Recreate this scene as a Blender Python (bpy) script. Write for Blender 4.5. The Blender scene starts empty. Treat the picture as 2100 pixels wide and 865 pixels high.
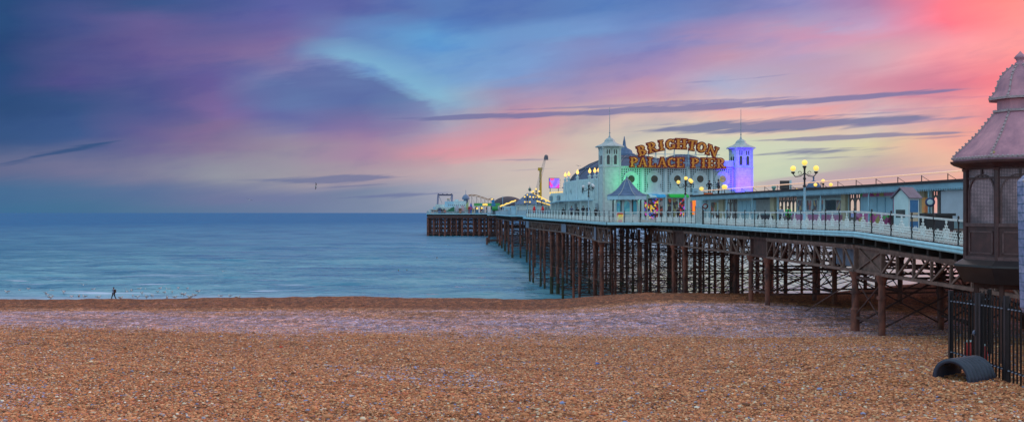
import bpy, math, random
import numpy as np
from mathutils import Vector, Matrix, noise as mnoise
random.seed(7); rng = np.random.default_rng(7)
PI = math.pi
S = bpy.context.scene; C = S.collection
E = 12.5                      # eye height above the water
F = 2000.0                    # focal length in photo pixels
def X_at(px, Y): return (px-1050)/F*Y
def Z_at(py, Y): return E + (436-py)/F*Y
# ------------------------------------------------------------------ materials
MATS = {}
def nodes_of(m):
    m.use_nodes = True; nt = m.node_tree; b = nt.nodes['Principled BSDF']; return nt, b
def mat(name, col, rough=.6, metal=0, var=.25, scale=3.0, col2=None, bump=0, emit=None, es=0, spec=.4, stretch=(1,1,1), thresh=None, island=0):
    if name in MATS: return MATS[name]
    m = bpy.data.materials.new(name); nt, b = nodes_of(m); n = nt.nodes; l = nt.links
    b.inputs['Roughness'].default_value = rough; b.inputs['Metallic'].default_value = metal
    b.inputs['Specular IOR Level'].default_value = spec
    tc = n.new('ShaderNodeTexCoord'); mp = n.new('ShaderNodeMapping'); mp.inputs['Scale'].default_value = stretch
    l.new(tc.outputs['Object'], mp.inputs[0])
    no = n.new('ShaderNodeTexNoise'); no.inputs['Scale'].default_value = scale; no.inputs['Detail'].default_value = 6; no.inputs['Roughness'].default_value=.65
    l.new(mp.outputs[0], no.inputs['Vector'])
    cr = n.new('ShaderNodeValToRGB'); c = cr.color_ramp
    c2 = col2 or tuple(x*(1-var) for x in col)
    t = thresh or (.35,.65)
    c.elements[0].position = t[0]; c.elements[1].position = t[1]
    c.elements[0].color = (*c2,1); c.elements[1].color = (*col,1)
    l.new(no.outputs['Fac'], cr.inputs[0])
    l.new(cr.outputs[0], b.inputs['Base Color'])
    if bump:
        bp = n.new('ShaderNodeBump'); bp.inputs['Strength'].default_value = bump; bp.inputs['Distance'].default_value=.05
        l.new(no.outputs['Fac'], bp.inputs['Height']); l.new(bp.outputs[0], b.inputs['Normal'])
    if emit:
        b.inputs['Emission Color'].default_value = (*emit,1); b.inputs['Emission Strength'].default_value = es
    MATS[name] = m; return m
WHITE = mat('white paint', (.58,.75,.80), .55, col2=(.44,.60,.65), scale=1.2, stretch=(1,1,.35))
CREAM = mat('cream paint', (.62,.56,.40), .6, scale=1.5)
def boards(name, c1, c2, freq):
    m = bpy.data.materials.new(name); nt, b = nodes_of(m); n = nt.nodes; l = nt.links
    tc = n.new('ShaderNodeTexCoord'); sp = n.new('ShaderNodeSeparateXYZ'); l.new(tc.outputs['Object'], sp.inputs[0])
    mm = n.new('ShaderNodeMath'); mm.operation='MULTIPLY'; mm.inputs[1].default_value=freq; l.new(sp.outputs['Z'], mm.inputs[0])
    fr = n.new('ShaderNodeMath'); fr.operation='FRACT'; l.new(mm.outputs[0], fr.inputs[0])
    no = n.new('ShaderNodeTexNoise'); no.inputs['Scale'].default_value=2; no.inputs['Detail'].default_value=5; l.new(tc.outputs['Object'], no.inputs['Vector'])
    cr = n.new('ShaderNodeValToRGB'); cr.color_ramp.elements[0].color=(*c2,1); cr.color_ramp.elements[1].color=(*c1,1)
    cr.color_ramp.elements[0].position=.35; cr.color_ramp.elements[1].position=.6; l.new(no.outputs['Fac'], cr.inputs[0])
    l.new(cr.outputs[0], b.inputs['Base Color']); b.inputs['Roughness'].default_value=.6
    bp = n.new('ShaderNodeBump'); bp.inputs['Strength'].default_value=.9; bp.inputs['Distance'].default_value=.05
    l.new(fr.outputs[0], bp.inputs['Height']); l.new(bp.outputs[0], b.inputs['Normal'])
    return m
BOARD = boards('white weatherboard', (.60,.75,.77), (.48,.62,.65), 4.0)
PALEB = mat('pale blue paint', (.38,.64,.80), .5, scale=.9, col2=(.29,.50,.64), stretch=(1,1,1))
FASC = mat('pale turquoise fascia paint', (.42,.76,.90), .5, scale=1.6, col2=(.30,.58,.70))
GREYB = mat('grey blue paint', (.30,.38,.44), .55)
BLACK = mat('black iron paint', (.022,.02,.026), .38, var=.3, scale=8)
RUST = mat('rusty iron', (.27,.095,.065), .8, col2=(.075,.036,.034), scale=1.6, bump=.5, thresh=(.4,.6), stretch=(1,1,.5))
RUST2 = mat('bright rust', (.20,.06,.03), .85, col2=(.06,.028,.022), scale=3, bump=.5)
WEED = mat('weed covered iron', (.06,.07,.035), .8, col2=(.035,.03,.025), scale=3, bump=.5)
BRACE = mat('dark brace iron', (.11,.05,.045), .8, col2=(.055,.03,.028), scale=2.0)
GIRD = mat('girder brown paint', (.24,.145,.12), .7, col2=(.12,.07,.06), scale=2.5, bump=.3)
STEELB = mat('pale blue steel plate', (.20,.24,.34), .6, col2=(.13,.15,.22))
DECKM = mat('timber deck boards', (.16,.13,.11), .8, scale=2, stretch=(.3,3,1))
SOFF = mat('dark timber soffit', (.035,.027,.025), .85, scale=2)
SLATE = mat('blue grey slate', (.12,.20,.34), .75, col2=(.07,.12,.22), scale=1.4, bump=.2, spec=.15)
LEAD = mat('flare tinted lead sheet', (.56,.27,.34), .5, col2=(.33,.17,.24), scale=1.8, bump=.3, stretch=(1,1,.3), spec=.3, thresh=(.38,.66))  # rose of the lens flare is painted into the grey lead
GLASSD = mat('dark window glass', (.03,.035,.04), .12, spec=.6)
GLASSB = mat('pale window glass', (.22,.33,.38), .15, spec=.6)
LAMPY = mat('lit yellow globe', (.8,.6,.2), .4, emit=(1.0,.62,.09), es=1.0)
LAMPW = mat('unlit white globe', (.75,.8,.85), .25)
FLAME = mat('lit flame lamp', (.9,.6,.2), .4, emit=(1.0,.50,.10), es=1.8)
ROPE = mat('lit rope light', (.8,.6,.5), .5, emit=(1.0,.55,.30), es=.55)
GOLD = mat('letter face lit orange', (.50,.15,.015), .5, col2=(.62,.30,.04), scale=9, emit=(1.0,.30,.02), es=.07)
RED = mat('dark red letter edge', (.24,.014,.010), .5)
BULB = mat('yellow bulb', (.9,.6,.2), .4, emit=(1,.6,.15), es=.8)
REDP = mat('red paint', (.5,.03,.03), .5)
YEL = mat('yellow paint', (.65,.40,.03), .5)
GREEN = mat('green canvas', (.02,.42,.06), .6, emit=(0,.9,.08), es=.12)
BLUEC = mat('bright blue canvas', (.03,.28,.55), .6)
def tree(name, cols, rough=.6, emit=0, scale=4):
    "patchy multi-colour material from a cell pattern"
    m = bpy.data.materials.new(name); nt, b = nodes_of(m); n = nt.nodes; l = nt.links
    tc = n.new('ShaderNodeTexCoord'); v = n.new('ShaderNodeTexVoronoi'); v.inputs['Scale'].default_value=scale; l.new(tc.outputs['Object'], v.inputs['Vector'])
    sp = n.new('ShaderNodeSeparateXYZ'); l.new(v.outputs['Color'], sp.inputs[0])
    cr = n.new('ShaderNodeValToRGB'); r = cr.color_ramp; r.interpolation='CONSTANT'
    for i,c in enumerate(cols):
        e = r.elements[i] if i<2 else r.elements.new(i/len(cols))
        e.position = i/len(cols); e.color=(*c,1)
    l.new(sp.outputs[0], cr.inputs[0]); l.new(cr.outputs[0], b.inputs['Base Color']); b.inputs['Roughness'].default_value=rough
    if emit:
        l.new(cr.outputs[0], b.inputs['Emission Color']); b.inputs['Emission Strength'].default_value=emit
    return m
ARCADE = tree('lit arcade machines', [(.02,.015,.02),(.03,.02,.02),(.5,.02,.03),(.02,.02,.03),(.7,.05,.5),(.05,.03,.03),(.8,.5,.05),(.04,.1,.5),(.03,.02,.02)], .4, .5, 3.6)
POSTER = tree('bright printed posters', [(.55,.08,.30),(.10,.45,.12),(.6,.15,.38),(.45,.40,.12),(.30,.05,.16),(.62,.25,.45)], .5, 0, 1.6)
STALL = tree('stall goods', [(.05,.04,.05),(.35,.08,.05),(.05,.05,.06),(.2,.22,.12),(.04,.04,.05),(.3,.3,.33)], .5, .15, 2)
SCREENM = tree('lit video screen', [(.9,.05,.6),(.25,.15,.9),(.9,.08,.3),(.4,.2,.9),(.9,.1,.7)], .4, .8, 1.3)
# ------------------------------------------------------------------ mesh builder
class MB:
    def __init__(s): s.v=[]; s.f=[]; s.mi=[]; s.sm=[]
    def add(s, vs, fs, mi=0, smooth=False):
        o=len(s.v); s.v += [tuple(map(float,p)) for p in vs]
        for f in fs: s.f.append(tuple(i+o for i in f)); s.mi.append(mi); s.sm.append(smooth)
        return s
    BF=[(0,3,2,1),(4,5,6,7),(0,1,5,4),(1,2,6,5),(2,3,7,6),(3,0,4,7)]
    def box(s, x0,x1,y0,y1,z0,z1, mi=0):
        return s.add([(x0,y0,z0),(x1,y0,z0),(x1,y1,z0),(x0,y1,z0),(x0,y0,z1),(x1,y0,z1),(x1,y1,z1),(x0,y1,z1)], s.BF, mi)
    def bar(s, p, q, w, h=None, mi=0, up=(0,0,1)):
        h = h or w; p=Vector(p); q=Vector(q); d=(q-p)
        if d.length<1e-6: return s
        d.normalize(); u=Vector(up)
        if abs(d.dot(u))>.98: u=Vector((0,1,0)) if abs(d.y)<.9 else Vector((1,0,0))
        a=d.cross(u).normalized(); b=a.cross(d).normalized()
        vs=[]
        for c in (p,q):
            for i,j in ((-1,-1),(1,-1),(1,1),(-1,1)): vs.append(c+a*(w/2*i)+b*(h/2*j))
        return s.add(vs, s.BF, mi)
    def tube(s, p, q, r0, r1=None, n=8, mi=0, caps=True):
        r1 = r0 if r1 is None else r1
        p=Vector(p); q=Vector(q); d=(q-p).normalized()
        u=Vector((0,0,1)) if abs(d.z)<.9 else Vector((1,0,0))
        a=d.cross(u).normalized(); b=d.cross(a).normalized(); vs=[]
        for c,r in ((p,r0),(q,r1)):
            for k in range(n):
                t=2*PI*k/n; vs.append(c+a*(r*math.cos(t))+b*(r*math.sin(t)))
        fs=[(k,(k+1)%n,n+(k+1)%n,n+k) for k in range(n)]
        s.add(vs, fs, mi, n>6)
        if caps: s.add(vs, [tuple(range(n))[::-1], tuple(range(n,2*n))], mi)
        return s
    def path(s, pts, r, n=6, mi=0):
        for a,b in zip(pts[:-1],pts[1:]): s.tube(a,b,r,r,n,mi)
        return s
    def lathe(s, prof, n=12, c=(0,0,0), rot=0, mi=0, smooth=True, sx=1, sy=1):
        vs=[]; fs=[]
        for r,z in prof:
            for k in range(n):
                t=2*PI*k/n+rot; vs.append((c[0]+r*math.cos(t)*sx, c[1]+r*math.sin(t)*sy, c[2]+z))
        for i in range(len(prof)-1):
            for k in range(n):
                fs.append((i*n+k, i*n+(k+1)%n, (i+1)*n+(k+1)%n, (i+1)*n+k))
        s.add(vs,fs,mi,smooth)
        if prof[0][0]>1e-4: s.add(vs,[tuple(range(n))[::-1]],mi)
        if prof[-1][0]>1e-4: s.add(vs,[tuple(range((len(prof)-1)*n,len(prof)*n))],mi)
        return s
    def ball(s, c, r, n=10, m=6, mi=0, sz=1):
        prof=[(max(r*math.sin(PI*i/m),1e-5), -r*sz*math.cos(PI*i/m)) for i in range(m+1)]
        return s.lathe(prof, n, c, 0, mi)
    def prism(s, poly, z0, z1, mi=0):
        "poly = list of (x,y), extruded in z"
        n=len(poly); vs=[(x,y,z0) for x,y in poly]+[(x,y,z1) for x,y in poly]
        return s.add(vs, [tuple(range(n))[::-1], tuple(range(n,2*n))]+[(k,(k+1)%n,n+(k+1)%n,n+k) for k in range(n)], mi)
    def plate(s, poly, y0, y1, mi=0):
        "poly = list of (x,z), extruded in y"
        n=len(poly); vs=[(x,y0,z) for x,z in poly]+[(x,y1,z) for x,z in poly]
        return s.add(vs, [tuple(range(n)), tuple(range(n,2*n))[::-1]]+[((k+1)%n,k,n+k,n+(k+1)%n) for k in range(n)], mi)
    def mesh(s, name, mats, off=None):
        me=bpy.data.meshes.new(name)
        v = s.v if off is None else [(a-off[0],b-off[1],c-off[2]) for a,b,c in s.v]
        me.from_pydata(v,[],s.f)
        for m in (mats if isinstance(mats,(list,tuple)) else [mats]): me.materials.append(m)
        me.polygons.foreach_set('material_index', s.mi); me.polygons.foreach_set('use_smooth', s.sm); me.update()
        return me
    def build(s, name, mats, parent=None, world=False):
        off=None
        if parent is not None and parent.get('_w'): off=parent['_o']
        me=s.mesh(name, mats, off); o=bpy.data.objects.new(name, me); C.objects.link(o)
        if parent is not None:
            o.parent=parent
        return o
def tag(o, label=None, cat=None, group=None, kind=None):
    if label: o['label']=label
    if cat: o['category']=cat
    if group: o['group']=group
    if kind: o['kind']=kind
    return o
def thing(name, label, cat, loc=(0,0,0), rz=0, group=None, world=False):
    o=bpy.data.objects.new(name,None); C.objects.link(o); o.location=loc; o.rotation_euler=(0,0,rz); o.empty_display_size=.3
    tag(o,label,cat,group)
    if world: o['_w']=1; o['_o']=list(loc)
    return o
def sub(o, mb, name, mats):
    "sub-part below a mesh part that sits at its thing's origin"
    top=o
    while top.parent is not None: top=top.parent
    off = top['_o'] if top.get('_w') else None
    me=mb.mesh(name,mats,off); c=bpy.data.objects.new(name,me); C.objects.link(c); c.parent=o
    return c
def dup(root, loc, rz=None, label=None, group=None, sc=None):
    r=root.copy(); C.objects.link(r); r.location=loc
    if rz is not None: r.rotation_euler=(0,0,rz)
    if sc: r.scale=(sc,)*3
    if label: r['label']=label
    if group: r['group']=group
    for ch in list(root.children):
        c=ch.copy(); C.objects.link(c); c.parent=r
        for g in list(ch.children):
            d=g.copy(); C.objects.link(d); d.parent=c
    return r
# ------------------------------------------------------------------ terrain
Ys=[5,15,24,30,40,52,58,66,78,90,97,120,135,145,200,400]
DL=[3.4,4.1,5.1,5.35,5.95,6.5,6.95,7.35,7.72,7.78,8.7,11.0,12.1,12.75,15,22]
Yr=[5,15,24,30,34,40,47,52,57,65,74,82,90,97,120,135,145,200,400]
DR=[3.3,4.0,4.85,4.95,5.05,5.55,6.15,6.6,6.93,7.0,7.03,7.05,7.38,8.3,10.4,11.8,12.6,15,22]
def sstep(a,b,x):
    t=np.clip((x-a)/(b-a),0,1); return t*t*(3-2*t)
def drop(x,y):
    x=np.asarray(x,float); y=np.asarray(y,float)
    w=sstep(2,14,x)
    # smooth the profile a little
    d=0
    for k,wt in ((-2,.25),(0,.5),(2,.25)):
        d=d+wt*((1-w)*np.interp(y+k*np.clip(y/60,.2,1),Ys,DL)+w*np.interp(y+k*.4,Yr,DR))
    lft=sstep(-10,-45,x)
    d=d+lft*sstep(75,90,y)*(1-sstep(100,130,y))*.22
    d=d-lft*(sstep(48,60,y)-sstep(64,78,y))*.35
    d=d-sstep(30,44,x)*sstep(55,85,y)*(1-sstep(100,135,y))*1.4
    d=d+(.11*np.sin(x/13+.6)+.06*np.sin(x/4.7+2)+.035*np.sin(x/1.9))*sstep(74,84,y)*(1-sstep(96,110,y))*(1-.7*w)
    return d
def ground(x,y): return E-float(drop(x,y))
def lines(mb): return mb
# ------------------------------------------------------------------ beach mesh
def fan_mesh(name, Yv, Tv, halfw, zf):
    Y=np.repeat(Yv[:,None],len(Tv),1); X=Tv[None,:]*halfw(Y)
    Z=zf(X,Y); P=np.stack([X,Y,Z],-1).reshape(-1,3)
    r,c=len(Yv),len(Tv); i=np.arange((r-1)*(c-1)); a=(i//(c-1))*c+i%(c-1)
    Q=np.stack([a,a+1,a+c+1,a+c],1)
    me=bpy.data.meshes.new(name); me.vertices.add(len(P)); me.vertices.foreach_set('co',P.ravel())
    me.loops.add(Q.size); me.loops.foreach_set('vertex_index',Q.ravel().astype(np.int32))
    me.polygons.add(len(Q)); me.polygons.foreach_set('loop_start',np.arange(len(Q),dtype=np.int32)*4)
    me.polygons.foreach_set('use_smooth',np.ones(len(Q),bool)); me.update(calc_edges=True); me.validate()
    o=bpy.data.objects.new(name,me); C.objects.link(o); return o
def wav(X,Y,n,lmin,lmax,spread,seed):
    r=np.random.default_rng(seed); z=np.zeros_like(X)
    for _ in range(n):
        L=math.exp(r.uniform(math.log(lmin),math.log(lmax))); a=r.normal(0,spread); k=2*PI/L
        z+=L**.8*np.sin(k*(X*math.sin(a)+Y*math.cos(a))+r.uniform(0,6.28))
    return z/math.sqrt(n)
def beach_z(X,Y):
    z=E-drop(X,Y)
    z=z+.035*wav(X,Y,24,2.5,14,1.2,3)*.25+.02*wav(X,Y,30,.8,3,1.5,4)
    return z
Yv=np.concatenate([np.linspace(4,60,230),np.linspace(60.4,100,130),np.linspace(101,400,80)])
beach=fan_mesh('beach',Yv,np.linspace(-1,1,420),lambda Y:Y*.75+30,beach_z); tag(beach,kind='structure')
beach['label']='orange brown shingle beach sloping down to the sea'
def pebble_mat():
    m=bpy.data.materials.new('shingle'); nt,b=nodes_of(m); n=nt.nodes; l=nt.links
    geo=n.new('ShaderNodeNewGeometry'); sp=n.new('ShaderNodeSeparateXYZ'); l.new(geo.outputs['Position'],sp.inputs[0])
    def M(op,a,bb=0,cc=None,clamp=False):
        x=n.new('ShaderNodeMath'); x.operation=op; x.use_clamp=clamp
        for i,v in enumerate((a,bb)+((cc,) if cc is not None else ())):
            if isinstance(v,(int,float)): x.inputs[i].default_value=v
            else: l.new(v,x.inputs[i])
        return x.outputs[0]
    def noise(scale,det=4,st=(1,1,1)):
        mp=n.new('ShaderNodeMapping'); mp.inputs['Scale'].default_value=st; l.new(geo.outputs['Position'],mp.inputs[0])
        q=n.new('ShaderNodeTexNoise'); q.inputs['Scale'].default_value=scale; q.inputs['Detail'].default_value=det; l.new(mp.outputs[0],q.inputs['Vector']); return q.outputs['Fac']
    def vor(scale):
        v=n.new('ShaderNodeTexVoronoi'); v.inputs['Scale'].default_value=scale; v.inputs['Randomness'].default_value=1; l.new(geo.outputs['Position'],v.inputs['Vector']); return v
    v1=vor(12); v2=vor(5.5)
    s1=n.new('ShaderNodeSeparateXYZ'); l.new(v1.outputs['Color'],s1.inputs[0]); s2=n.new('ShaderNodeSeparateXYZ'); l.new(v2.outputs['Color'],s2.inputs[0])
    def ramp(fac,stops,mode='LINEAR'):
        cr=n.new('ShaderNodeValToRGB'); r=cr.color_ramp; r.interpolation=mode
        for i,(p,c) in enumerate(stops):
            e=r.elements[i] if i<2 else r.elements.new(p)
            e.position=p; e.color=(*c,1)
        l.new(fac,cr.inputs[0]); return cr.outputs[0]
    base=[(0,(.10,.042,.017)),(.12,(.26,.10,.042)),(.4,(.43,.18,.075)),(.62,(.56,.245,.105)),(.8,(.63,.32,.15)),(.9,(.40,.11,.055)),(.95,(.66,.48,.34)),(.985,(.24,.25,.36))]
    pale=[(0,(.20,.11,.10)),(.2,(.50,.27,.22)),(.5,(.68,.41,.35)),(.7,(.38,.39,.60)),(.85,(.80,.64,.60)),(.94,(.20,.32,.66))]
    cb=ramp(s1.outputs[0],base,'CONSTANT'); cp0=ramp(s1.outputs[1],pale,'CONSTANT')
    bl=n.new('ShaderNodeMix'); bl.data_type='RGBA'; bl.blend_type='MULTIPLY'; bl.inputs['Factor'].default_value=1; l.new(cp0,bl.inputs['A']); l.new(ramp(noise(.5,5,(.35,1,1)),[(.42,(1.22,1.0,.88)),(.6,(.84,.97,1.25))]),bl.inputs['B']); cp=bl.outputs['Result']
    # pale band of drier, blue grey stones
    Yp=sp.outputs['Y']; Xp=sp.outputs['X']
    nz=M('SUBTRACT',noise(.06,5,(1,1,1)),.5); nz2=M('SUBTRACT',noise(.35,4,(.5,1,1)),.5)
    Yw=M('ADD',M('ADD',Yp,M('MULTIPLY',nz,16)),M('MULTIPLY',nz2,4))
    near=M('ADD',M('MULTIPLY',M('MINIMUM',Xp,0),-.22),50.5)
    a=M('MULTIPLY',M('SUBTRACT',Yw,near),.28,clamp=True)
    c=M('MULTIPLY',M('SUBTRACT',M('ADD',77,M('MULTIPLY',M('MAXIMUM',M('SUBTRACT',Xp,20),0),-1.1)),M('ADD',Yp,M('MULTIPLY',nz2,2))),.6,clamp=True)
    patch=M('MULTIPLY',M('SUBTRACT',noise(.09,4,(.6,2.2,1)),.26),4.5,clamp=True)
    band=M('MULTIPLY',M('MULTIPLY',a,c),patch)
    # scattered pale patches on the near slope
    p2=M('MULTIPLY',M('SUBTRACT',noise(.16,5,(.5,1.4,1)),.60),5,clamp=True)
    band=M('MAXIMUM',band,M('MULTIPLY',p2,.4))
    pick=M('LESS_THAN',s1.outputs[2],M('MULTIPLY',band,.74))
    mix=n.new('ShaderNodeMix'); mix.data_type='RGBA'; l.new(pick,mix.inputs['Factor']); l.new(cb,mix.inputs['A']); l.new(cp,mix.inputs['B'])
    # larger mottling
    mot=ramp(s2.outputs[0],[(0,(.62,.60,.58)),(1,(1.22,1.2,1.2))])
    mx=n.new('ShaderNodeMix'); mx.data_type='RGBA'; mx.blend_type='MULTIPLY'; mx.inputs['Factor'].default_value=1; l.new(mix.outputs['Result'],mx.inputs['A']); l.new(mot,mx.inputs['B'])
    v3=n.new('ShaderNodeTexVoronoi'); v3.inputs['Scale'].default_value=2.3; mp3=n.new('ShaderNodeMapping'); mp3.inputs['Scale'].default_value=(1.3,.7,1); l.new(geo.outputs['Position'],mp3.inputs[0]); l.new(mp3.outputs[0],v3.inputs['Vector']); s3=n.new('ShaderNodeSeparateXYZ'); l.new(v3.outputs['Color'],s3.inputs[0])
    far=M('MULTIPLY',M('SUBTRACT',Yp,38),.05,clamp=True)
    mot3=ramp(s3.outputs[1],[(0,(.58,.56,.55)),(.5,(1.0,1.0,1.0)),(1,(1.5,1.46,1.44))])
    ms=n.new('ShaderNodeMix'); ms.data_type='RGBA'; ms.blend_type='MULTIPLY'; l.new(far,ms.inputs['Factor']); l.new(mx.outputs['Result'],ms.inputs['A']); l.new(mot3,ms.inputs['B']); mx=ms
    big=ramp(noise(.25,6,(.6,1.6,1)),[(.3,(.90,.92,.95)),(.7,(1.27,1.33,1.42))])
    m3=n.new('ShaderNodeMix'); m3.data_type='RGBA'; m3.blend_type='MULTIPLY'; m3.inputs['Factor'].default_value=1; l.new(mx.outputs['Result'],m3.inputs['A']); l.new(big,m3.inputs['B'])
    # wet shingle below the tide line
    wet=M('MULTIPLY',M('SUBTRACT',M('ADD',Yp,M('MULTIPLY',nz2,2.5)),M('ADD',78,M('MULTIPLY',M('MAXIMUM',M('SUBTRACT',Xp,20),0),-1.1))),.7,clamp=True)
    m4=n.new('ShaderNodeMix'); m4.data_type='RGBA'; m4.blend_type='MULTIPLY'; l.new(wet,m4.inputs['Factor']); l.new(m3.outputs['Result'],m4.inputs['A']); m4.inputs['B'].default_value=(.62,.50,.42,1)
    l.new(m4.outputs['Result'],b.inputs['Base Color'])
    b.inputs['Roughness'].default_value=.62; b.inputs['Specular IOR Level'].default_value=.25
    h=M('SUBTRACT',1,v1.outputs['Distance']); h2=M('ADD',h,M('MULTIPLY',M('SUBTRACT',1,v2.outputs['Distance']),1.3)) 
    bp=n.new('ShaderNodeBump'); bp.inputs['Strength'].default_value=1; bp.inputs['Distance'].default_value=.09; l.new(h2,bp.inputs['Height']); l.new(bp.outputs[0],b.inputs['Normal'])
    return m
beach.data.materials.append(pebble_mat())
# loose stones lying on the near slope: uncountable, one object
def pebbles(N):
    phi=(1+5**.5)/2
    ico=np.array([(-1,phi,0),(1,phi,0),(-1,-phi,0),(1,-phi,0),(0,-1,phi),(0,1,phi),(0,-1,-phi),(0,1,-phi),(phi,0,-1),(phi,0,1),(-phi,0,-1),(-phi,0,1)],float); ico/=np.linalg.norm(ico[0])
    fc=np.array([(0,11,5),(0,5,1),(0,1,7),(0,7,10),(0,10,11),(1,5,9),(5,11,4),(11,10,2),(10,7,6),(7,1,8),(3,9,4),(3,4,2),(3,2,6),(3,6,8),(3,8,9),(4,9,5),(2,4,11),(6,2,10),(8,6,7),(9,8,1)])
    Y=20*(60/20)**(rng.random(N)**1.15); X=(rng.random(N)*2-1)*(Y*.60+1)
    Z=beach_z(X,Y)
    ang=rng.random(N)*2*PI; s=np.exp(rng.normal(0,.36,N))*.0255
    a=s*rng.uniform(.9,1.5,N); b=s*rng.uniform(.7,1.1,N); c=s*rng.uniform(.4,.75,N)
    tx=rng.normal(0,.3,N)
    V=ico[None]*np.stack([a,b,c],1)[:,None,:]
    V=V*(1+rng.normal(0,.10,(N,12,1)))
    y=V[...,1]*np.cos(tx)[:,None]-V[...,2]*np.sin(tx)[:,None]; z=V[...,1]*np.sin(tx)[:,None]+V[...,2]*np.cos(tx)[:,None]
    x=V[...,0]; ca=np.cos(ang)[:,None]; sa=np.sin(ang)[:,None]
    P=np.stack([x*ca-y*sa+X[:,None],x*sa+y*ca+Y[:,None],z+(Z+c*.3)[:,None]],-1).reshape(-1,3)
    Fc=(fc[None]+np.arange(N)[:,None,None]*12).reshape(-1,3)
    me=bpy.data.meshes.new('pebbles'); me.vertices.add(len(P)); me.vertices.foreach_set('co',P.ravel())
    me.loops.add(Fc.size); me.loops.foreach_set('vertex_index',Fc.ravel().astype(np.int32))
    me.polygons.add(len(Fc)); me.polygons.foreach_set('loop_start',np.arange(len(Fc),dtype=np.int32)*3)
    me.polygons.foreach_set('use_smooth',np.ones(len(Fc),bool)); me.update(calc_edges=True)
    pal=np.array([(.47,.175,.078),(.58,.235,.108),(.31,.105,.047),(.14,.052,.026),(.62,.30,.155),(.46,.13,.06),(.60,.48,.36),(.26,.24,.30),(.56,.34,.19),(.18,.22,.40),(.70,.62,.54)])
    w=np.array([24,20,16,9,9,9,2.5,3,5,1.2,1.0]); w/=w.sum()
    col=pal[rng.choice(len(pal),N,p=w)]*rng.uniform(.8,1.25,(N,1))*np.array([1.17,1.26,1.24])
    pale=np.array([(.50,.28,.23),(.62,.38,.32),(.38,.38,.58),(.80,.62,.60),(.26,.34,.62),(.48,.27,.19)])
    nz=1.6*np.sin(X/5+1)+1.2*np.sin(X/2.3+2)+rng.normal(0,1.0,N)
    inb=((Y+nz)>50.5-.22*np.minimum(X,0))&(rng.random(N)<.6)
    patch=(np.sin(X*.35+Y*.2+2)+np.sin(X*.13-Y*.31)+np.sin(X*.8+Y*.7)*.5>1.35)&(rng.random(N)<.3)
    sel=inb|patch
    col[sel]=pale[rng.choice(6,int(sel.sum()),p=[.25,.2,.17,.13,.1,.15])]
    cc=np.concatenate([np.repeat(col,12,0),np.ones((N*12,1))],1)
    at=me.color_attributes.new('stone_colour','FLOAT_COLOR','POINT'); at.data.foreach_set('color',cc.ravel())
    m=bpy.data.materials.new('loose stones'); nt,b=nodes_of(m); va=nt.nodes.new('ShaderNodeVertexColor'); va.layer_name='stone_colour'
    nt.links.new(va.outputs[0],b.inputs['Base Color']); b.inputs['Roughness'].default_value=.55; b.inputs['Specular IOR Level'].default_value=.3
    me.materials.append(m); o=bpy.data.objects.new('pebbles',me); C.objects.link(o)
    tag(o,'loose orange and tan pebbles covering the near beach','pebbles',kind='stuff')
pebbles(200000)
# ------------------------------------------------------------------ sea
def sea_z(X,Y):
    amp=np.clip((2600-Y)/2000,0,1)*np.clip((Y-100)/60,.3,1)
    lee=1-.96*sstep(2,24,X)
    z=(.10*wav(X,Y,34,5,16,.09,11)*amp*.55+.06*wav(X,Y,34,2.2,6,.22,12)*amp)*lee
    # long low breakers near the shore on the left
    sh=sstep(30,-40,X)
    for y0,h,w_,ph in ((153,.10,1.1,0),(163,.16,1.4,1.7),(176,.20,1.6,3.1),(196,.22,2.0,4.4),(222,.2,2.4,.8)):
        yc=y0+4*np.sin(X/31+ph)+1.5*np.sin(X/9+ph*2)
        z=z+h*(.35+.65*sh)*np.exp(-((Y-yc)/w_)**2)*np.clip(.45+.9*np.sin(X/17+ph*3)*np.sin(X/41+ph),0,1)
    return z
Yv=np.concatenate([np.linspace(128,260,460),260*(46000/260)**(np.linspace(0,1,420)[1:])])
sea=fan_mesh('sea',Yv,np.linspace(-1,1,300),lambda Y:Y*.95+60,sea_z); tag(sea,kind='structure'); sea['label']='blue rippled sea reaching the horizon'
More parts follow.
